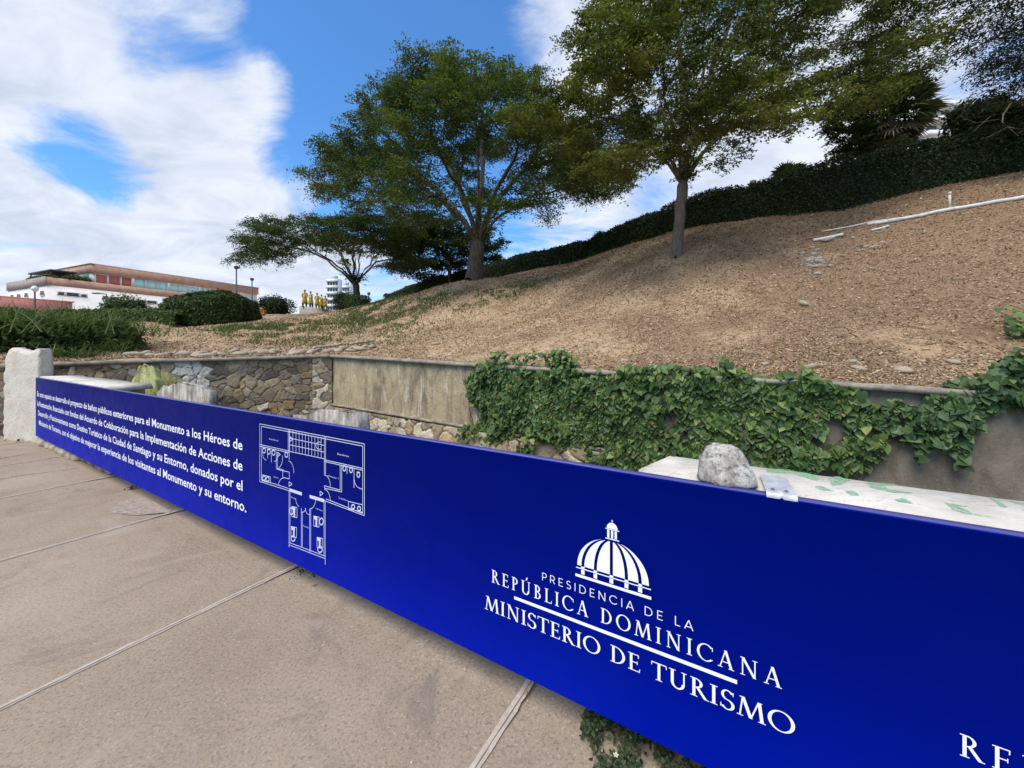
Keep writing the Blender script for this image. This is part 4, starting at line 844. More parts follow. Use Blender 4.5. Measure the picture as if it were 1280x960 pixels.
def hedge(name, label, pts, width, height, n, ls, mat, seed, ztop=None):
    """pts: plan points on the near foot line, ground from the slope"""
    r = np.random.default_rng(seed); P = np.array(pts)[:, :2]; seg = np.r_[0, np.cumsum(np.linalg.norm(np.diff(P, axis=0), axis=1))]; tt = np.arange(0, seg[-1], .35)
    q = np.c_[np.interp(tt, seg, P[:, 0]), np.interp(tt, seg, P[:, 1])]
    for _ in range(4): q[1:-1] = (q[:-2]+q[1:-1]*2+q[2:])/4
    d = nrm(np.gradient(q, axis=0)); o = np.c_[-d[:, 1], d[:, 0]]; s = np.sign((o*q).sum(1)); o *= s[:, None]; z = hill_z(q[:, 0], q[:, 1]); H = np.interp(tt, seg, np.broadcast_to(height, (len(P),)))*(1+.12*(fbm(tt*.5, tt*0+seed, seed)-.47)*2)
    c = q+o*width/2; prof = [(-1, -.15), (-1.02, .3), (-1, .75), (-.8, .95), (-.3, 1.02), (.3, 1.02), (.8, .95), (1, .7), (1, -.2)]; m = len(prof)
    t = thing(name, label, 'hedge', (*q[len(q)//2], z[len(q)//2]))
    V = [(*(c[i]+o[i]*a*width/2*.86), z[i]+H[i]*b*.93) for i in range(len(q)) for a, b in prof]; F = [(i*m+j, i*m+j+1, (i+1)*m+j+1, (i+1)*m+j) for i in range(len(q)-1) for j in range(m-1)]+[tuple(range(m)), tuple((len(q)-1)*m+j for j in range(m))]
    mk('light_blocker', V, F, MT['core'], t)  # added dark hull that blocks light behind the hedge leaves
    # density goes with nearness so that far stretches do not waste leaves
    wgt = 1/np.maximum(np.hypot(q[:, 0], q[:, 1]), 6)**1.2; i = r.choice(len(q), n, p=wgt/wgt.sum()); f = r.uniform(0, m-1.001, n); j = f.astype(int); f = f-j; pr = np.array(prof); ab = pr[j]*(1-f[:, None])+pr[j+1]*f[:, None]
    bump = 1+.16*(fbm(tt[i]*2.2, ab[:, 0]*1.2+ab[:, 1]*2.4, seed+3)-.47)*2; P3 = np.c_[c[i]+o[i]*(ab[:, :1]*width/2*bump[:, None])+d[i]*r.uniform(-.2, .2, (n, 1)), z[i]+H[i]*ab[:, 1]*bump]+r.normal(0, .045, (n, 3))
    nb = np.c_[o[i]*ab[:, :1], ab[:, 1]-.3]; far = np.clip(np.hypot(P3[:, 0], P3[:, 1])/14, 1, 2.2); V, F = leaf_quads(P3, nb, ls*far*r.uniform(.6, 1.3, n), ls*.55*far, None, .7); mk('foliage', V, [F], mat, t); return t
def build_shrubs():
    far = [at(u, v, Y) for u, v, Y in ((1500, 170, 8.8), (1280, 212, 10.5), (1160, 236, 11.2), (1060, 259, 12), (950, 274, 13.6), (852, 288, 15.5), (760, 312, 20), (686, 333, 25), (640, 343, 29), (585, 358, 34), (520, 372, 40), (478, 384, 46))]
    hedge('clipped_hedge', 'long dark clipped hedge running along the top of the bare slope', far, 1.5, [1.5, 1.45, 1.55, 1.75, 1.4, 1.3, 1.15, 1.2, 1.35, 1.5, 1.6, 1.6], 90000, .075, MT['hedge'], 31)
    hedge('clipped_hedge', 'tall domed clipped hedge below the end of the brick building', [at(205, 409, 19), at(250, 406, 19.5), at(300, 402, 21), at(322, 397, 24)], 3.0, [1.5, 1.65, 1.6, 1.15], 34000, .085, MT['hedge2'], 32)
    hedge('clipped_hedge', 'low dark hedge behind the strappy bushes at far left', [at(-120, 425, 17), at(0, 420, 17), at(110, 414, 17), at(212, 408, 18)], 1.8, [1.0, .95, .95, .8], 30000, .085, MT['shrub'], 33)
    c = at(160, 400, 20); blob('round_shrub', 'round leafy shrub rising above the low hedge in front of the building', 'shrub', (c[0], c[1], c[2]-.2), (1.0, .9, .95), 7000, .12, MT['shrub'], 41)
    c = at(345, 392, 36); blob('round_shrub', 'dark loose shrub beside the plinth of the yellow statues', 'shrub', (c[0], c[1], c[2]), (1.6, 1.2, 1.1), 4000, .22, MT['leafd'], 42)
    c = at(433, 387, 46); blob('round_shrub', 'dark shrub at the foot of the pale apartment tower', 'shrub', (c[0], c[1], c[2]), (1.6, 1.2, 1.4), 4000, .22, MT['leafd'], 43)
    c = on_hill(*at(447, 382, 29.3)[:2]); blob('weed_clump', 'bright green weeds round the foot of the flat topped tree', 'weeds', c, (.9, .8, .55), 2500, .14, MT['ivy'], 44, core=False)
    c = at(1225, 175, 13.5); blob('round_shrub', 'olive shrub showing above the hedge at the right edge', 'shrub', (c[0], c[1], c[2]), (1.0, .8, .95), 5000, .12, MT['leafd'], 45)
    c = at(1290, 165, 13); blob('round_shrub', 'dull brown shrub above the hedge in the right corner', 'shrub', (c[0], c[1], c[2]), (.7, .6, .75), 4000, .12, MT['leafr'], 46)
    # strappy bushes behind the pillar
    lab = ['strappy arching bush nearest the pile of dead leaves', 'thick green bush right behind the cream pillar', 'thick green bush left of the cream pillar']
    for i, (u, v, Y, rad) in enumerate(((116, 446, 9.6, (.95, .8, .50)), (55, 450, 8.9, (1.0, .8, .52)), (-30, 450, 8.5, (1.1, .9, .55)))):
        c = on_hill(*at(u, v, Y)[:2]); t = blob('strappy_bush', lab[i], 'bush', c, rad, 9000, .11, MT['shrub'], 50+i); blades('strap_leaves', c+np.array([0, 0, .35]), 620, .95, .011, MT['strap'], t, 60+i, 1.0, .8, .55)
    c = on_hill(*at(140, 441, 9.2)[:2]); t = thing('grass_tussock', 'tuft of long arching grass leaning over the stone wall coping', 'grass tuft', c); blades('grass_blades', c, 160, .75, .008, MT['strap'], t, 70, 1.0, .75, .22)
    c = on_hill(*at(88, 449, 8.2)[:2]); t = thing('grass_tussock', 'dark overhanging grass tuft on the wall right of the pillar', 'grass tuft', c); blades('grass_blades', c, 200, .55, .012, MT['shrub'], t, 71, 1.1, .6, .3)
    # dry straw tuft
    c = on_hill(*at(117, 449, 8.45)[:2]); t = thing('straw_tuft', 'small straw coloured dry tuft on the wall coping', 'dry grass', c); blades('grass_blades', c, 50, .22, .006, MT['thatch'], t, 72, 1.2, .8, .05)
    # palms
    def palm(c, h, label, n, fr, dead, seed):
        t = thing('fan_palm', label, 'palm', c); r = np.random.default_rng(seed); mb = MB(); mb.tube([np.array(c)+np.array([0, 0, -.5]), np.array(c)+np.array([.05, 0, h])], [.2, .16], 10); mb.obj('trunk', MT['barkg'], t, smooth=True)
        top = np.array(c)+np.array([.05, 0, h])
        def fans(m, el0, el1, mat, nm, L):
            V = []; F = []
            for i in range(m):
                a = r.uniform(0, 6.28); el = R(r.uniform(el0, el1)); d = np.array([math.cos(a)*math.cos(el), math.sin(a)*math.cos(el), math.sin(el)]); hub = top+d*L*.5; s = nrm(np.cross(d, [0, 0, 1.])); u_ = np.cross(s, d)
                V += [top-s*.012, top+s*.012, hub+s*.012, hub-s*.012]; F.append((len(V)-4, len(V)-3, len(V)-2, len(V)-1))
                for q in np.linspace(-80, 80, 17):
                    w = d*math.cos(R(q))+s*math.sin(R(q)); p1 = hub+w*L*.32; p2 = hub+w*L*.55+np.array([0, 0, -.12*L*r.uniform(.3, 1.4)]); z = nrm(np.cross(w, u_))*.062*L/1.8; b = len(V); V += [hub, p1-z, p2, p1+z]; F.append((b, b+1, b+2, b+3))
            mk(nm, V, [np.array(F)], mat, t)
        if n: fans(n, -25, 80, MT['palm'], 'fronds', fr)
        if dead: fans(dead, -85, -35, MT['thatch'], 'dry_skirt', fr*.85)
    c = at(1112, 205, 19); palm(tuple(c), 2.3, 'fan palm with green and dry fronds above the hedge at upper right', 30, 2.0, 34, 80)
    c = at(940, 262, 21); palm(tuple(c), 1.55, 'fan palm mostly of dry hanging thatch behind the hedge under the tall olive tree', 0, 1.3, 80, 81)
    c = at(985, 250, 20); palm(tuple(c), .75, 'short green fan palm just behind the hedge right of the dry thatch palm', 16, 1.3, 4, 82)
build_shrubs()
# ---------------------------------------------------------------- creeper on the concrete wall
HL = np.array([(0, -.5), (.30, -.62), (.5, -.35), (.46, .0), (.27, .38), (0, .75), (-.27, .38), (-.46, .0), (-.5, -.35), (-.30, -.62)])
def heart_leaves(P, N, T, size, fold=.13):
    """P centres, N normals, T tip directions"""
    n = len(P); N = nrm(N); T = nrm(T-(T*N).sum(1, keepdims=True)*N); S = np.cross(T, N); k = len(HL); V = np.empty((n, k+1, 3)); sz = np.broadcast_to(size, (n,))[:, None]
    for i, (a, b) in enumerate(HL): V[:, i] = P+S*a*sz+T*b*sz+N*(abs(a)*fold-b*b*.16)*sz
    V[:, k] = P+N*0*sz-T*.1*sz; f = [(k, i, (i+1) % k) for i in range(k)]; F = (np.arange(n)[:, None, None]*(k+1)+np.array(f)[None]).reshape(-1, 3); return V.reshape(-1, 3), F
def build_creeper():
    d, o, w = frame(WC, WF); D3 = np.array([*d, 0]); O3 = np.array([*o, 0])
    def towall(u, v):
        dx = (u-640)/F_; A = WC+o*.12; den = d[0]-dx*d[1]; t = (dx*A[1]-A[0])/den; p = A+d*t; return t, CZ+(HZ-v)/F_*p[1]
    def scatter(poly, holes, dens, size, seed, extra=None, thick=.2):
        r = np.random.default_rng(seed); W = np.array([towall(*p) for p in poly]); lo, hi = W.min(0), W.max(0); n = int((hi-lo).prod()*dens); X = r.uniform(lo[0], hi[0], n); Z = r.uniform(lo[1], hi[1], n)
        jx = (fbm(X*4, Z*4, seed+2)-.47)*.28; jz = (fbm(X*4+30, Z*4, seed+3)-.47)*.28; m = inpoly(X+jx, Z+jz, [tuple(q) for q in W])
        for h in holes: m &= ~inpoly(X+jx*.4, Z+jz*.4, [towall(*p) for p in h])
        g = fbm(X*2.1+5, Z*2.1, seed+5); m &= ~((g < .36) & (r.uniform(size=n) > .15)); X, Z, g = X[m], Z[m], g[m]; n = len(X)
        cl = fbm(X*3.3, Z*3.3+8, seed+6); dep = .05+thick*np.clip((cl-.25)*1.9, 0, 1)*r.uniform(.25, 1, n); base = np.array([*WC, 0])+D3*X[:, None]+np.array([0, 0, 1])*Z[:, None]
        ct = np.array([cop_z(*(WC+d*x)) for x in X]); over = Z > ct-.02; P = base+O3*dep[:, None]; P[over] = P[over]-O3*(r.uniform(-.05, .3, over.sum()))[:, None]; 
        return P, X, Z, dep, over, r
    main = [(600, 452), (612, 444), (640, 439), (700, 441), (716, 457), (728, 466), (762, 468), (776, 458), (842, 457), (872, 463), (893, 470), (898, 446), (906, 446), (912, 464), (972, 478), (990, 462), (1005, 462), (1042, 482), (1078, 500), (1100, 506), (1125, 494), (1130, 505), (1112, 516), (1092, 520), (1112, 540), (1112, 570), (1090, 590), (1040, 585), (1000, 598), (930, 610), (830, 600), (760, 592), (735, 588), (708, 562), (672, 556), (660, 572), (648, 572), (643, 552), (615, 552), (582, 552), (566, 538), (590, 528), (604, 515), (588, 500), (583, 478)]
    holes = [[(826, 515), (845, 512), (850, 535), (832, 542)], [(848, 545), (868, 528), (862, 552), (846, 560)], [(735, 562), (752, 557), (755, 566), (738, 570)], [(1030, 520), (1062, 520), (1060, 560), (1035, 562)], [(1085, 528), (1100, 522), (1105, 545), (1090, 550)]]
    t = thing('wall_creeper', 'wide curtain of green heart leaved creeper hanging down the concrete wall', 'creeper', (*(WC+d*5), .2))
    P, X, Z, dep, over, r = scatter(main, holes, 1750, .1, 90, thick=.2)
    N = O3+np.array([0, 0, .45])+r.normal(0, .5, P.shape); N[over] += np.array([0, 0, .8]); T = np.array([0, 0, -1.])+D3*r.normal(0, .5, (len(P), 1))+O3*.25
    sz = (.070+.016*np.clip((X-4)/5, 0, 1))*r.uniform(.6, 1.3, len(P)); V, F = heart_leaves(P, N, T, sz); blu = r.uniform(size=len(P)) < .22
    m3 = np.repeat(~blu, len(HL)+1)
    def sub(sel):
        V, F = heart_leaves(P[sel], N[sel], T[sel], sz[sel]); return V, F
    V, F = sub(~blu); mk('leaves', V, [F], MT['ivy'], t); V, F = sub(blu); mk('bluish_leaves', V, [F], MT['ivyd'], t)  # bluish share of the leaves is picked at random
    mb = MB()
    for i in range(70):
        j = r.integers(0, len(X)); x, z = X[j], Z[j]; pts = []
        for q in range(10): pts.append(np.array([*WC, 0])+D3*x+np.array([0, 0, z])+O3*(.015+.02*r.uniform())); x += r.normal(0, .05); z -= .09
        mb.tube(pts, .005, 4, False)
    mb.obj('stems', MT['stem'], t)
    rt = [(1108, 545), (1100, 512), (1120, 498), (1150, 503), (1190, 494), (1222, 480), (1245, 468), (1262, 458), (1300, 440), (1380, 420), (1400, 520), (1300, 520), (1262, 512), (1240, 518), (1228, 535), (1212, 555), (1206, 582), (1196, 582), (1192, 560), (1172, 558), (1152, 575), (1140, 578), (1146, 560), (1132, 552)]
    t = thing('wall_creeper', 'large leaved bluish green creeper branch spreading from the right edge of the wall', 'creeper', (*(WC+d*10.6), .6))
    P, X, Z, dep, over, r = scatter(rt, [], 1700, .14, 95, thick=.2); N = O3+np.array([0, 0, .5])+r.normal(0, .55, P.shape); T = np.array([0, 0, -1.])+D3*r.normal(0, .9, (len(P), 1))+O3*.3
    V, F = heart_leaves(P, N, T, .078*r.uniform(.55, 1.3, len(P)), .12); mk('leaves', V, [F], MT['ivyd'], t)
    mb = MB()
    for pth in ([(1090, 528), (1120, 535), (1160, 550), (1200, 545), (1240, 515)], [(1000, 585), (1040, 575), (1090, 560), (1130, 548)]):
        mb.tube([np.array([*WC, 0])+D3*towall(u, v)[0]+O3*.05+np.array([0, 0, towall(u, v)[1]]) for u, v in pth], .007, 5, False)
    mb.obj('stems', MT['stem'], t)
    # trailing shoot up the slope at the right edge
    c = hit(1283, 440); t = thing('creeper_shoot', 'bright creeper shoot climbing the slope at the right edge', 'creeper', c); r = np.random.default_rng(98); n = 80; f = r.uniform(0, 1, n); q = hit(1278, 408); P = c*(1-f[:, None])+q*f[:, None]+r.normal(0, .1, (n, 3))+np.array([.06, 0, .08])
    V, F = heart_leaves(P, np.array([-.4, -.6, .7])+r.normal(0, .35, P.shape), np.array([0, -.3, -1.])+r.normal(0, .4, P.shape), .1*r.uniform(.6, 1.2, n)); mk('leaves', V, [F], MT['ivy'], t)
build_creeper()
# ---------------------------------------------------------------- litter, grass, stones, pipes on the slope
def build_slope():
    r = np.random.default_rng(120); n = 230000; uu = r.uniform(-2.2, 1.9, n); ws = np.array([k if (k := ray_wall(x)) is not None else (0, 5) for x in np.linspace(-2.2, 1.9, 300)]); w0 = np.interp(uu, np.linspace(-2.2, 1.9, 300), ws[:, 1])
    y = w0+.1+(26-w0)*r.uniform(0, 1, n)**1.7; x = uu*y; m = (fbm(x*1.1, y*1.1, 77) > .36) | (r.uniform(size=n) < .35); x, y = x[m], y[m]; z = hill_z(x, y); n = len(x)
    P = np.c_[x, y, z+r.uniform(.0, .025, n)]; s = r.uniform(.014, .042, n)*np.clip(y/9, .75, 2.0); V, F = leaf_quads(P, np.array([-.1, -.25, 1.]), s*1.5, s*.8, None, .45); m = 2600; y2 = np.interp(r.uniform(0, 1, m)**1.6, [0, 1], [3, 20]); x2 = r.uniform(-1.2, 1.5, m)*y2; w2 = np.interp(x2/y2, np.linspace(-2.2, 1.9, 300), ws[:, 1]); ok = y2 > w2+.15; x2, y2 = x2[ok], y2[ok]; P2_ = np.c_[x2, y2, hill_z(x2, y2)+.02]; V2, F2 = leaf_quads(P2_, np.array([-.1, -.25, 1.]), r.uniform(.08, .32, len(P2_)), r.uniform(.012, .03, len(P2_)), None, .15); F = np.r_[F, F2+len(V)]; V = np.r_[V, V2]
    o = mk('leaf_litter', V, [F], MT['litter']); tag(o, kind='stuff')
    # grass
    spots = [(640, 362, 60, 5, 1.0), (600, 378, 70, 6, .9), (520, 388, 60, 5, .7), (420, 404, 70, 5, .8), (350, 410, 70, 8, 1.2), (300, 412, 60, 6, 1.2), (470, 382, 30, 4, 1), (440, 436, 60, 3, .9), (560, 440, 60, 3, .5), (500, 402, 80, 10, .5), (300, 432, 60, 5, .5), (230, 425, 40, 6, .6), (1010, 445, 16, 9, .5), (1085, 395, 14, 6, .3), (1005, 380, 25, 14, .12), (1150, 430, 60, 10, .06), (545, 372, 40, 7, .8), (860, 440, 60, 10, .08), (700, 435, 60, 14, .12), (380, 425, 120, 10, .6)]
    Q = []
    for u, v, du, dv, k in spots:
        c = hit(u, v); a = hit(u+du, v); b = hit(u, min(v+dv, 448 if u < 700 else 470)); b2 = hit(u, v-dv*.8); rx = abs(a[0]-c[0])+.05; ry = min(6, max(abs(b[1]-c[1]), abs(b2[1]-c[1])))+.1; m = int(rx*ry*k*700); m = min(m, 16000)
        g = r.normal(0, .5, (m, 2)); X = c[0]+g[:, 0]*rx+(g[:, 1]*ry)*c[0]/c[1]; Y = c[1]+g[:, 1]*ry; ok = fbm(X*1.6, Y*1.6, 99) > .44; Q.append(np.c_[X[ok], Y[ok]])
    Q = np.concatenate(Q); dd = WE-WC; side = (dd[0]*(Q[:, 1]-WC[1])-dd[1]*(Q[:, 0]-WC[0]))/np.linalg.norm(dd); d2 = WC-WA; side2 = (d2[0]*(Q[:, 1]-WC[1])-d2[1]*(Q[:, 0]-WC[0]))/np.linalg.norm(d2)
    Q = Q[(side > .15) & (side2 > .15)]; n = len(Q); z = hill_z(Q[:, 0], Q[:, 1]); h = r.uniform(.05, .13, n)*np.clip(Q[:, 1]/14, .8, 1.6); a = r.uniform(0, 6.28, n); w = .009*np.clip(Q[:, 1]/7, 1, 3); b = np.c_[Q, z]
    sd = np.c_[np.cos(a), np.sin(a), 0*a]*w[:, None]; tp = b+np.c_[r.normal(0, .5, (n, 2))*h[:, None], h]; V = np.stack([b-sd, b+sd, tp], 1).reshape(-1, 3); o = mk('grass', V, [np.arange(3*n).reshape(n, 3)], MT['grass']); tag(o, kind='stuff')
    m = 26000; y3 = np.interp(r.uniform(0, 1, m)**1.5, [0, 1], [3, 24]); u3 = r.uniform(-1.1, 1.6, m); w3 = np.interp(u3, np.linspace(-2.2, 1.9, 300), ws[:, 1]); x3 = u3*y3; ok = (y3 > w3+.15) & (fbm(x3*.9+20, y3*.9, 41) > .50); x3, y3 = x3[ok], y3[ok]; m = len(x3); h = r.uniform(.03, .09, m)*np.clip(y3/10, .8, 1.6); a = r.uniform(0, 6.28, m); b = np.c_[x3, y3, hill_z(x3, y3)]
    sd = np.c_[np.cos(a), np.sin(a), 0*a]*(.006*np.clip(y3/6, 1, 2.5))[:, None]; tp = b+np.c_[r.normal(0, 1.0, (m, 2))*h[:, None], h]; V = np.stack([b-sd, b+sd, tp], 1).reshape(-1, 3); o = mk('dry_grass', V, [np.arange(3*m).reshape(m, 3)], MT['thatch']); tag(o, kind='stuff')
    # loose stones
    protos = {}
    def stone(key, flat, mat):
        V, F = rockmesh((0, 0, 0), (1, .72, flat), 200+hash(key) % 97 if False else 200+len(protos)*3, 2, .3); protos[key] = mesh('stone', V, F, mat); return protos[key]
    for i in range(5): stone(('p', i), .42, MT['pale'])
    for i in range(5): stone(('r', i), .6, MT['rubble'])
    def put(name, me, p, s, lab, cat, grp):
        o = bpy.data.objects.new(name, me); COL.objects.link(o); o.location = p; o.scale = (s, s, s); o.rotation_euler = (r.normal(0, .12)-.2, r.normal(0, .12), r.uniform(0, 6.28)); tag(o, lab, cat, grp)
    d, oo, w = frame(WA, WC)
    k = 0
    for row, (off, sp) in enumerate(((.55, .27), (.95, .31))):
        for x in np.arange(5.9+row*.15, 10.8, sp):
            p = WA+d*(x+r.normal(0, .05))-oo*(off+r.normal(0, .05)); put('flat_stone', protos[('p', k % 5)], on_hill(p[0], p[1], .03), r.uniform(.13, .21), 'pale flat stone in the rows laid just above the stone wall', 'stone', 'pale flat stones laid above the stone wall'); k += 1
    for x in np.arange(0, 1, .085):
        p = hit(395+75*x, 436-9*x**.8); put('flat_stone', protos[('p', k % 5)], p+np.array([0, 0, .02]), r.uniform(.1, .16), 'pale flat stone in the single line curving up the slope', 'stone', 'pale stones curving up the slope'); k += 1
    for i in range(26):
        u, v = r.normal(1018, 9), r.normal(326, 6); p = hit(u, v); put('rubble_stone', protos[('r', i % 5)], p, r.uniform(.035, .10), 'grey stone in the heap of rubble below the short pipe', 'stone', 'rubble heap below the short pipe')
    for i in range(16):
        u, v = r.normal(1090, 14), r.normal(305, 7); p = hit(u, v); put('rubble_stone', protos[('r', i % 5)], p, r.uniform(.03, .075), 'small grey stone in the loose scatter under the broken end of the long pipe', 'stone', 'loose stones under the long pipe')
    for (u, v, s, l) in ((957, 455, .07, 'pale stone lying by itself above the boulder on the slope edge'), (1015, 459, .12, 'flat pale slab beside the green tuft near the coping'), (1072, 462, .1, 'rounded pale stone right of the green tuft'), (1128, 465, .13, 'long pale stone near the coping below the scattered chips'), (1190, 453, .1, 'flat whitish stone above the coping near the right creeper'), (1195, 478, .09, 'thin white slab resting on the coping beside the right creeper'),
                       (1006, 381, .16, 'broad buff slab half buried in the slope'), (1155, 292, .07, 'single white stone below the long white pipe'), (1218, 310, .06, 'small white stone far right below the pipe'), (545, 430, .16, 'buff flat stone above the bare concrete panel'), (780, 452, .08, 'white stone on the coping between two creeper clumps'), (985, 470, .06, 'small pale stone on the coping left of the green tuft'), (1065, 452, .07, 'buff stone just above the rounded pale one'), (1035, 300, .2, 'whitish slab lying under the short pipe')):
        put('loose_stone', protos[('p', int(s*100) % 5)], hit(u, v), s, l, 'stone', None)
    # pipes
    def pipe(label, a, b, rad, lift=.03, n=8):
        P = []; A, B = hit(*a), hit(*b)
        for f in np.linspace(0, 1, n): q = A*(1-f)+B*f; q[2] = max(q[2], float(hill_z(np.array([q[0]]), np.array([q[1]]))[0])+rad*.3)+lift; P.append(q)
        mb = MB(); t = thing('plastic_pipe', label, 'pipe', P[0]); mb.tube(P, rad, 10); mb.obj('tube', MT['pvc'], t, smooth=True); return t, P
    t, P = pipe('long white plastic pipe with an upright riser lying across the slope', (1084, 283), (1330, 240), .045, .03, 14)
    q = hit(1179, 267); i = int(np.argmin([np.linalg.norm(p[:2]-q[:2]) for p in P])); c = P[i]; mb = MB(); mb.tube([c, c+np.array([0, 0, .38])], .026, 8); mb.tube([c+np.array([0, 0, .36]), c+np.array([0, 0, .42])], .034, 8); mb.obj('riser', MT['pvc'], t)
    dq = nrm(P[3]-P[2]); mb = MB(); mb.tube([P[2]-dq*.12, P[2]+dq*.12], .056, 10); mb.obj('coupling', MT['pvc'], t)
    pipe('thin pale pipe lying above the short thick one', (1027, 291), (1120, 275), .018)
    pipe('short thick white pipe piece at the top of the rubble heap', (1016, 303), (1054, 296), .04, .04)
    pipe('broken stub of white pipe lined up with the long one', (1089, 290), (1111, 284), .024)
    for (u, v, h, l) in ((657, 338, .45, 'thin pale stake left of the slim pale trunk'), (700, 331, .3, 'short pale stake by the foot of the hedge')):
        c = hit(u, v); mb = MB(); mb.box(c+np.array([0, 0, h/2]), (.04, .04, h)); mb.tube([c+np.array([0, 0, h-.01]), c+np.array([0, 0, h+.05])], [.02, .004], 6); o = mb.obj('stake', MT['stake'], None, c); tag(o, l, 'stake')
build_slope()
# ---------------------------------------------------------------- weeds and bits on the pavement
def build_weeds():
    def clump(label, s0, s1, n0, n1, n, ls, h, seed, flowers):
        r = np.random.default_rng(seed); t = thing('weed_clump', label, 'weeds', tuple(SN((s0+s1)/2, (n0+n1)/2, 0))); s = r.uniform(s0, s1, n); f = np.sin(np.clip((s-s0)/(s1-s0), 0, 1)*math.pi)**.5; nn_ = n1-(n1-n0)*f*r.uniform(0, 1, n)**1.2; m = fbm(s*12, nn_*12, seed) > .47; nn_ = nn_+r.normal(0, .022, n); s, nn_ = s[m], nn_[m]; n = len(s)
        zz = r.uniform(0, 1, n)*h*(.4+.9*fbm(s*9, nn_*9, seed+1)); P = np.array([SN(a, b, c) for a, b, c in zip(s, nn_, zz)]); V, F = heart_leaves(P, np.array([-.2, -.35, 1.])+r.normal(0, .5, P.shape), r.normal(0, 1, P.shape), ls*r.uniform(.5, 1.3, n), .15); mk('leaves', V, [F], MT['weed'], t)
        mb = MB()
        for i in range(0, n, 14): a = P[i]; mb.tube([np.array([a[0]+r.normal(0, .01), a[1]+r.normal(0, .01), 0]), a], .0012, 4, False)
        mb.obj('stems', MT['stem'], t)
        for (fs, fn, fz) in flowers:
            c = SN(fs, fn, fz); mb = MB(); mb.tube([SN(fs+.005, fn+.004, .0), c], .0013, 5); mb2 = MB()
            for q in range(5): a = q*1.2566; P_ = [c+np.array([math.cos(a+b)*rr, math.sin(a+b)*rr, .002+.002*rr/.01]) for b, rr in ((0, .001), (-.5, .008), (0, .0115), (.5, .008))]; mb2.add(P_, [(0, 1, 2, 3)])
            o = mb.obj('flower_stalk', MT['weed'], t); k = mb2.obj('petals', MT['petal'], o); mb3 = MB(); mb3.lathe(c+np.array([0, 0, .002]), [(.003, 0), (.0028, .002), (.001, .0035)], 8); mb3.obj('flower_eye', MT['petaly'], o)
    clump('dusty green weeds with tiny cream flowers under the banner below the ministry lettering', 9.88, 10.62, 1.39, 1.70, 4200, .0135, .075, 140, [(10.13, 1.47, .075), (10.24, 1.42, .05), (10.27, 1.455, .06), (10.37, 1.47, .10)])
    clump('sparse weed tuft at the pavement joint under the floor plan', 7.72, 8.0, 1.56, 1.66, 90, .012, .03, 141, [])
    clump('tiny weed tuft under the banner text', 4.4, 4.55, 1.56, 1.64, 50, .018, .03, 142, [])
    clump('flat weed tuft at the foot of the cream pillar', -1.0, -.4, 1.25, 1.45, 160, .03, .05, 143, [])
    r = np.random.default_rng(150); n = 700; s = r.uniform(0, 12, n); nn_ = 1.6-np.abs(r.normal(0, .5, n))**1.4; P = np.array([SN(a, b, .003) for a, b in zip(s, nn_)]); sz = r.uniform(.003, .009, n); V, F = leaf_quads(P, np.array([0, 0, 1.]), sz*1.3, sz, None, .3); o = mk('grit', V, [F], MT['pebble']); tag(o, kind='stuff')
    for i, (u, v, l) in enumerate(((773, 944, 'curled orange brown dead leaf beside the weeds'), (657, 866, 'slim dead leaf at the pavement joint below the banner'), (392, 731, 'small dry leaf under the floor plan'), (115, 584, 'dark dead leaf by the pillar end of the banner'))):
        c = px2z(u, v, .006); s = .022 if i else .018; a = r.uniform(0, 3); d = np.array([math.cos(a), math.sin(a), 0]); q = np.array([-d[1], d[0], 0]); V = [c-d*s, c-q*s*.45+np.array([0, 0, .006]), c+q*s*.45+np.array([0, 0, .007]), c+d*s+np.array([0, 0, .004]), c+np.array([0, 0, .001])]; V = np.array(V); V2 = V-np.array([0, 0, .0008])
        o = mk('dead_leaf', np.r_[V, V2], [(0, 1, 4), (1, 3, 4), (3, 2, 4), (2, 0, 4), (5, 9, 6), (6, 9, 8), (8, 9, 7), (7, 9, 5)], MT['flake'], origin=c); tag(o, l, 'leaf')
    c = px2z(752, 938, .006); V, F = rockmesh(c, (.010, .007, .006), 3, 2); o = mk('pebble', V, F, MT['pale'], origin=c); tag(o, 'pale pinkish pebble beside the weeds on the pavement', 'pebble')
build_weeds()
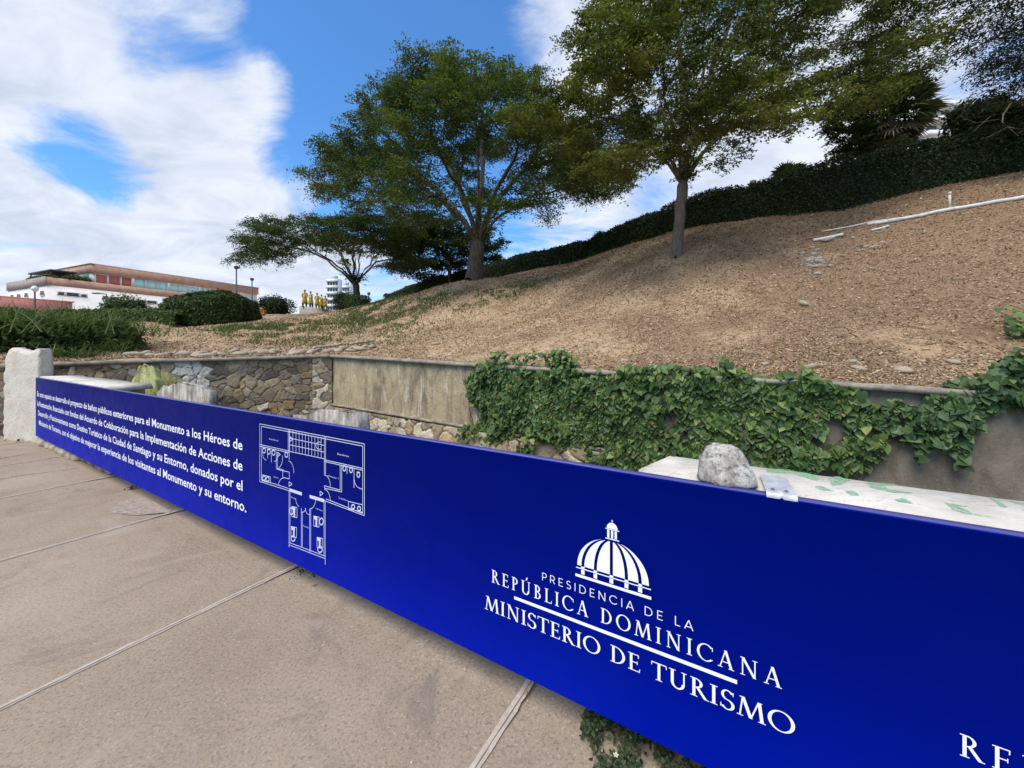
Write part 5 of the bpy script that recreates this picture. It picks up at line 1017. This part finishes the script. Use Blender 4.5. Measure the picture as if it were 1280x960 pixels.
# ---------------------------------------------------------------- buildings, lamps, statues far off
def build_far():
    B0 = np.array([-60., 50.]); a = np.array([.397, .918]); a /= np.linalg.norm(a); q = np.array([a[1], -a[0]]); FA = np.array([[a[0], a[1], 0], [q[0], q[1], 0], [0, 0, 1]])
    def onf(u, v, off=0):     # facade coordinates s, z
        dx = (u-640)/F_; b = B0+q*off; den = a[0]-dx*a[1]; t = (dx*b[1]-b[0])/den; y = b[1]+a[1]*t; return t, CZ+(HZ-v)/F_*y
    def fp(s, off, z): p = B0+a*s+q*off; return np.array([p[0], p[1], z])
    t = thing('long_building', 'long white two storey building with brick bands and green windows at far left', 'building', (*B0, 0))
    zt, zb = onf(58, 346)[1], onf(58, 356)[1]; LEN = onf(322, 364)[0]
    mb = MB(); mb.box(fp(LEN/2, -6.15, zb/2-1), (LEN, 12.3, zb+2), FA); mb.obj('lower_wall', MT['bwhite'], t)
    mb = MB(); mb.box(fp(LEN/2+.0, -6.15, (zb+zt)/2), (LEN+.1, 12.4, zt-zb), FA); mb.obj('brick_band', MT['brick'], t)
    s0 = onf(115, 330)[0]; z2 = onf(115, 330)[1]; z2b = onf(115, 341)[1]
    mb = MB(); mb.box(fp((s0+LEN)/2, -6.2, (zt+z2b)/2), (LEN-s0, 12, z2b-zt), FA); mb.obj('upper_wall', MT['bwhite'], t)
    rf = MB(); rf.box(fp((s0+LEN)/2, -6.2, (z2+z2b)/2), (LEN-s0+.3, 12.5, z2-z2b), FA); rf = rf.obj('roof', MT['brick'], t)
    mb = MB(); mb.box(fp((s0+LEN)/2, -6.2, z2+.06), (LEN-s0+.5, 12.8, .12), FA); mb.obj('roof_cap', MT['bgrey'], rf)
    def win(r, off, pm, name='window', fr=.12):
        (u0, v0, u1, v1) = r; u0, u1 = u0/4, u1/4; v0, v1 = 300+v0/4, 300+v1/4; sa, za = onf(u0, v0, off); sb, zc = onf(u1, v1, off); mid = onf((u0+u1)/2, (v0+v1)/2, off); hz = abs(onf((u0+u1)/2, v0, off)[1]-onf((u0+u1)/2, v1, off)[1])*.92
        f = MB(); c = fp((sa+sb)/2, off+.0, mid[1])
        for dz in (-1, 1): f.box(c+np.array([0, 0, dz*hz/2]), (sb-sa, .16, fr), FA)
        for ds in (-1, 1): f.box(c+FA[0]*ds*(sb-sa)/2, (fr, .16, hz), FA)
        o = f.obj(name, MT['bwhite'], t); p = MB(); p.box(c, (sb-sa-.05, .07, hz-.03), FA); p.obj('pane', pm, o)
    for r in ((476, 170, 536, 222), (541, 176, 601, 230), (606, 184, 658, 238)): win(r, -.19, MT['terra'], 'wall_panel')
    for r in ((672, 192, 725, 243), (732, 202, 787, 250), (790, 211, 836, 255), (850, 220, 897, 262), (902, 227, 945, 265), (950, 234, 993, 268), (1005, 240, 1046, 273), (1050, 246, 1092, 278)): win(r, -.19, MT['glass'])
    for r in ((288, 259, 323, 279), (330, 263, 396, 285), (403, 271, 435, 289), (512, 280, 540, 298), (546, 284, 596, 301), (705, 300, 730, 318), (736, 303, 784, 321)): win(r, .01, MT['dglass'])
    mb = MB(); mb.box(fp(-.09, -6.15, (zb+zt)/2), (.06, 12.5, zt-zb+.1), FA); mb.obj('stone_parapet', MT['stonegrey'], t)
    # gable end, windows and roof terrace
    for k, (s_, w_) in enumerate(((1.1, 1.3), (6.0, 1.2), (8.5, 1.2), (10.7, 1.2))):
        f = MB(); c = fp(0, -s_, 8.95); 
        for dz in (-1, 1): f.box(c+np.array([0, 0, dz*.3]), (.16, w_, .08), FA)
        for ds in (-1, 1): f.box(c+FA[1]*ds*w_/2, (.16, .08, .6), FA)
        o = f.obj('window', MT['bwhite'], t); p = MB(); p.box(c, (.07, w_-.05, .55), FA); p.obj('pane', MT['dglass'], o)
    f = MB(); c = fp(s0-.0, -2.6, zt+1.6); f.box(c, (.12, 3.6, 2.0), FA); f.obj('end_glazing', MT['glass'], t)
    can = MB(); can.box(fp(1.6, -3.6, zt+1.0), (2.4, 7.0, .2), FA); can.obj('terrace_canopy', MT['metal'], t)
    for dx in (.6, 2.6):
        for dy in (-.6, -6.8): f = MB(); f.box(fp(dx, dy, zt+.45), (.12, .12, .9), FA); f.obj('canopy_post', MT['metal'], t)
    for i, (s_, o_, rr) in enumerate(((.6, -.7, .5), (s0*.45, -.8, .8), (s0*.8, -.9, .75), (.6, -5, .6))): blob('terrace_plant', ['leafy plant at the outer corner of the roof terrace', 'leafy plant along the terrace parapet second from the corner', 'tallest leafy plant on the roof terrace by the end glazing', 'leafy plant under the roof terrace canopy'][i], 'plant', fp(s_, o_, zt), (rr*1.6, rr, rr*.6), 900, .28, MT['shrub'], 160+i)
    # salmon annexe
    t = thing('annexe', 'low salmon red annexe with a white base left of the long building', 'building', tuple(at(10, 390, 46)*np.array([1, 1, 0])))
    c = at(12, 378, 46); mb = MB(); mb.box((c[0]-4, c[1]+3, c[2]-.5), (16, 6, 1.6), FA[[1, 0, 2]]); mb.obj('upper_wall', MT['pinkwall'], t); mb = MB(); mb.box((c[0]-4, c[1]+3, (c[2]-1.3)/2), (15.8, 5.8, c[2]-1.3), FA[[1, 0, 2]]); mb.obj('lower_wall', MT['bwhite'], t); mb = MB(); mb.box((c[0]-4, c[1]+3, c[2]+.36), (16.3, 6.3, .12), FA[[1, 0, 2]]); mb.obj('roof', MT['brick'], t)
    # towers
    def tower(name, label, u0, u1, vt, Y, floors, fh, mat):
        c = at((u0+u1)/2, vt, Y); w = (u1-u0)/F_*Y; t = thing(name, label, 'building', (c[0], c[1], 0)); H = c[2]; mb = MB(); mb.box((c[0], c[1], H/2), (w*.94, w*.8, H)); mb.obj('core_wall', mat, t)
        for i in range(floors):
            z = H-(i+.4)*fh; mb = MB(); mb.box((c[0], c[1]-w*.42, z), (w, w*.2, fh*.36)); mb.obj('balcony', MT['bwhite'], t); mb = MB()
            for k in range(4): mb.box((c[0]+(k-1.5)*w*.23, c[1]-w*.4, z-fh*.46), (w*.15, .12, fh*.42))
            mb.obj('window', MT['dglass'], t)
        mb = MB(); mb.box((c[0], c[1], H+.8), (w*.4, w*.4, 1.6)); mb.obj('roof_house', mat, t)
    tower('apartment_tower', 'pale apartment tower with stacked balconies behind the flat topped tree', 411, 425.5, 349, 190, 12, 3.0, MT['tower']); tower('apartment_tower', 'narrower grey apartment tower right beside the pale one', 427, 439, 357, 215, 9, 3.0, MT['tower'])
    tower('apartment_tower', 'white building top with thin bands above the hedge at upper right', 1120, 1195, 147, 75, 8, 2.6, MT['bwhite'])
    # lamps
    def lamp(label, u, vt, vb, Y, kind):
        b = at(u, vb, Y); tp = at(u, vt, Y); H = tp[2]-b[2]; t = thing('street_lamp', label, 'street lamp', b); mb = MB(); mb.lathe(b, [(.13, -.4), (.13, .3), (.075, .45), (.06, H-.3)], 10); mb.obj('pole', MT['metal'], t, smooth=True)
        if kind == 'globe': mb = MB(); mb.lathe(tp-np.array([0, 0, .35]), [(.1, 0), (.24, .15), (.26, .32), (.16, .5), (.03, .56)], 12); mb.obj('lamp_globe', MT['globe'], t, smooth=True)
        elif kind == 'arm': mb = MB(); mb.tube([tp-np.array([0, 0, .3]), tp-np.array([0, 0, .05]), tp+np.array([-.9, 0, .05])], .05, 8); mb.box(tp+np.array([-1.1, 0, .03]), (.7, .28, .12)); mb.obj('lamp_head', MT['metal'], t)
        else: mb = MB(); mb.lathe(tp-np.array([0, 0, .3]), [(.08, 0), (.2, .1), (.22, .3), (.05, .38)], 10); mb.obj('lamp_head', MT['metal'], t)
    lamp('street lamp with a pale globe in front of the white building end', 43.5, 360, 392, 36, 'globe'); lamp('tall dark lamp post above the domed hedge', 295.5, 333, 392, 40, 'cap'); lamp('shorter dark lamp post right of the domed hedge', 315, 348, 392, 48, 'cap'); lamp('lamp post with a box lantern right of the flat topped tree', 461, 366, 388, 50, 'cap'); lamp('thin curved street light in front of the white facade', 133, 367, 392, 42, 'arm')
    # statues on their plinth
    p0 = at(386, 385, 42); t = thing('statue_plinth', 'low curved stone plinth carrying the yellow statues', 'plinth', (p0[0], p0[1], p0[2]-.8)); zt = at(386, 380.5, 42)[2]; n = 18; V = []
    for i in range(n+1):
        f = i/n; x = at(364+52*f, 380, 42)[0]; y = 42+3.2*(f*2-1)**2*.5+1.6*f; zz = zt-.55*f
        V += [(x, y, zt-2.0), (x, y+2.2, zt-2.0), (x, y+2.2, zz), (x, y, zz)]
    F = [(i*4+k, i*4+(k+1) % 4, (i+1)*4+(k+1) % 4, (i+1)*4+k) for i in range(n) for k in range(4)]+[(3, 2, 1, 0), (n*4, n*4+1, n*4+2, n*4+3)]; mk('plinth_body', V, F, MT['plinth'], t)
    def figure(loc, h, rot, armL, armR, label, seed):
        """one continuous skinned body"""
        J = {'pel': (0, 0, .52), 'che': (0, .0, .72), 'nk': (0, 0, .84), 'hd': (0, .01, .90), 'ht': (0, .01, .97), 'hl': (.06, 0, .5), 'kl': (.075, .03, .27), 'al': (.075, 0, .03), 'tl': (.085, .08, .01), 'hr': (-.06, 0, .5), 'kr': (-.08, -.02, .27), 'ar': (-.09, -.05, .03), 'tr': (-.1, .03, .01), 'sl': (.11, 0, .80), 'sr': (-.11, 0, .80), 'el': armL[0], 'wl': armL[1], 'er': armR[0], 'wr': armR[1]}
        rd = dict(pel=.085, che=.095, nk=.035, hd=.05, ht=.045, hl=.075, kl=.06, al=.04, tl=.03, hr=.075, kr=.06, ar=.04, tr=.03, sl=.045, sr=.045, el=.034, wl=.026, er=.034, wr=.026)
        ed = [('pel', 'che'), ('che', 'nk'), ('nk', 'hd'), ('hd', 'ht'), ('pel', 'hl'), ('hl', 'kl'), ('kl', 'al'), ('al', 'tl'), ('pel', 'hr'), ('hr', 'kr'), ('kr', 'ar'), ('ar', 'tr'), ('che', 'sl'), ('sl', 'el'), ('el', 'wl'), ('che', 'sr'), ('sr', 'er'), ('er', 'wr')]
        ks = list(J); me = bpy.data.meshes.new('f'); me.from_pydata([tuple(c*h for c in J[k]) for k in ks], [(ks.index(x), ks.index(y)) for x, y in ed], []); o = bpy.data.objects.new('f', me); COL.objects.link(o); md = o.modifiers.new('s', 'SKIN'); o.modifiers.new('b', 'SUBSURF').levels = 1
        for i, k in enumerate(ks): v = me.skin_vertices[0].data[i]; v.radius = (rd[k]*h, rd[k]*h*.8); v.use_root = (k == 'pel')
        dg = bpy.context.evaluated_depsgraph_get(); m2 = bpy.data.meshes.new_from_object(o.evaluated_get(dg)); V = np.array([v.co[:] for v in m2.vertices]); F = [tuple(p.vertices) for p in m2.polygons]; bpy.data.objects.remove(o)
        c, s = math.cos(rot), math.sin(rot); Rm = np.array([[c, s, 0], [-s, c, 0], [0, 0, 1]]); t = thing('statue', label, 'statue', loc, 'yellow statues on the plinth'); mk('figure', V@Rm+np.array(loc), F, MT['statue'], t, smooth=True)
        # coat skirt, dark hat and boots
        mb = MB(); mb.lathe(np.array(loc)+np.array([0, 0, .2*h]), [(.155*h, 0), (.14*h, .15*h), (.10*h, .34*h), (.115*h, .5*h)], 12); mb.obj('coat', MT['statue'], t, smooth=True)
        hd = np.array(J['ht'])*h@Rm+np.array(loc); mb = MB(); mb.lathe(hd-np.array([0, 0, .035*h]), [(.085*h, 0), (.085*h, .008*h), (.05*h, .014*h), (.045*h, .05*h)], 12); mb.obj('hat', MT['statued'], t)
        for k in ('al', 'ar'): b = np.array(J[k])*h@Rm+np.array(loc); mb = MB(); mb.lathe(b-np.array([0, 0, .035*h]), [(.05*h, 0), (.045*h, .06*h), (.055*h, .16*h), (.055*h, .2*h)], 10); mb.obj('boot', MT['statued'], t)
    dn = ((.15, .02, .66), (.13, .1, .55)); fw = ((.17, .08, .70), (.1, .25, .72)); ou = ((.22, 0, .74), (.33, .08, .78)); hip = ((.2, -.02, .66), (.1, .05, .58)); mir = lambda A: tuple((-x, y, z) for x, y, z in A)
    spec = [(381, 362, dn, mir(dn), 'leftmost yellow statue standing apart with arms down', .3), (388.5, 364, hip, mir(ou), 'yellow statue with one arm stretched out and a hand on the hip', 2.6), (396.5, 366, dn, mir(hip), 'yellow statue in the middle of the five with a bent elbow', 3.0), (402, 368, fw, mir(dn), 'yellow statue with one arm forward, second from the right end', 2.2), (406.5, 369.5, dn, mir(fw), 'rightmost yellow statue, closest to the pale tower', 3.6)]
    for i, (u, v, al, ar, lab, rot) in enumerate(spec):
        c = at(u, 381, 43.0); f = (u-364)/52; c[2] = zt-.55*f+.0; hh = CZ+(HZ-v)/F_*43.0-c[2]; figure(tuple(c), hh, rot, al, ar, lab, i)
    c = hit(327, 392); mb = MB(); mb.box(c+np.array([0, 0, .3]), (.55, .4, .35), None, .04); mb.lathe(c, [(.2, 0), (.2, .14)], 10); mb.lathe(c+np.array([0, 0, .47]), [(.14, 0), (.16, .1), (.05, .2)], 10); o = mb.obj('flood_light', MT['orange'], None, c); tag(o, 'small orange floodlight housing on the grass by the domed hedge', 'floodlight')
build_far()
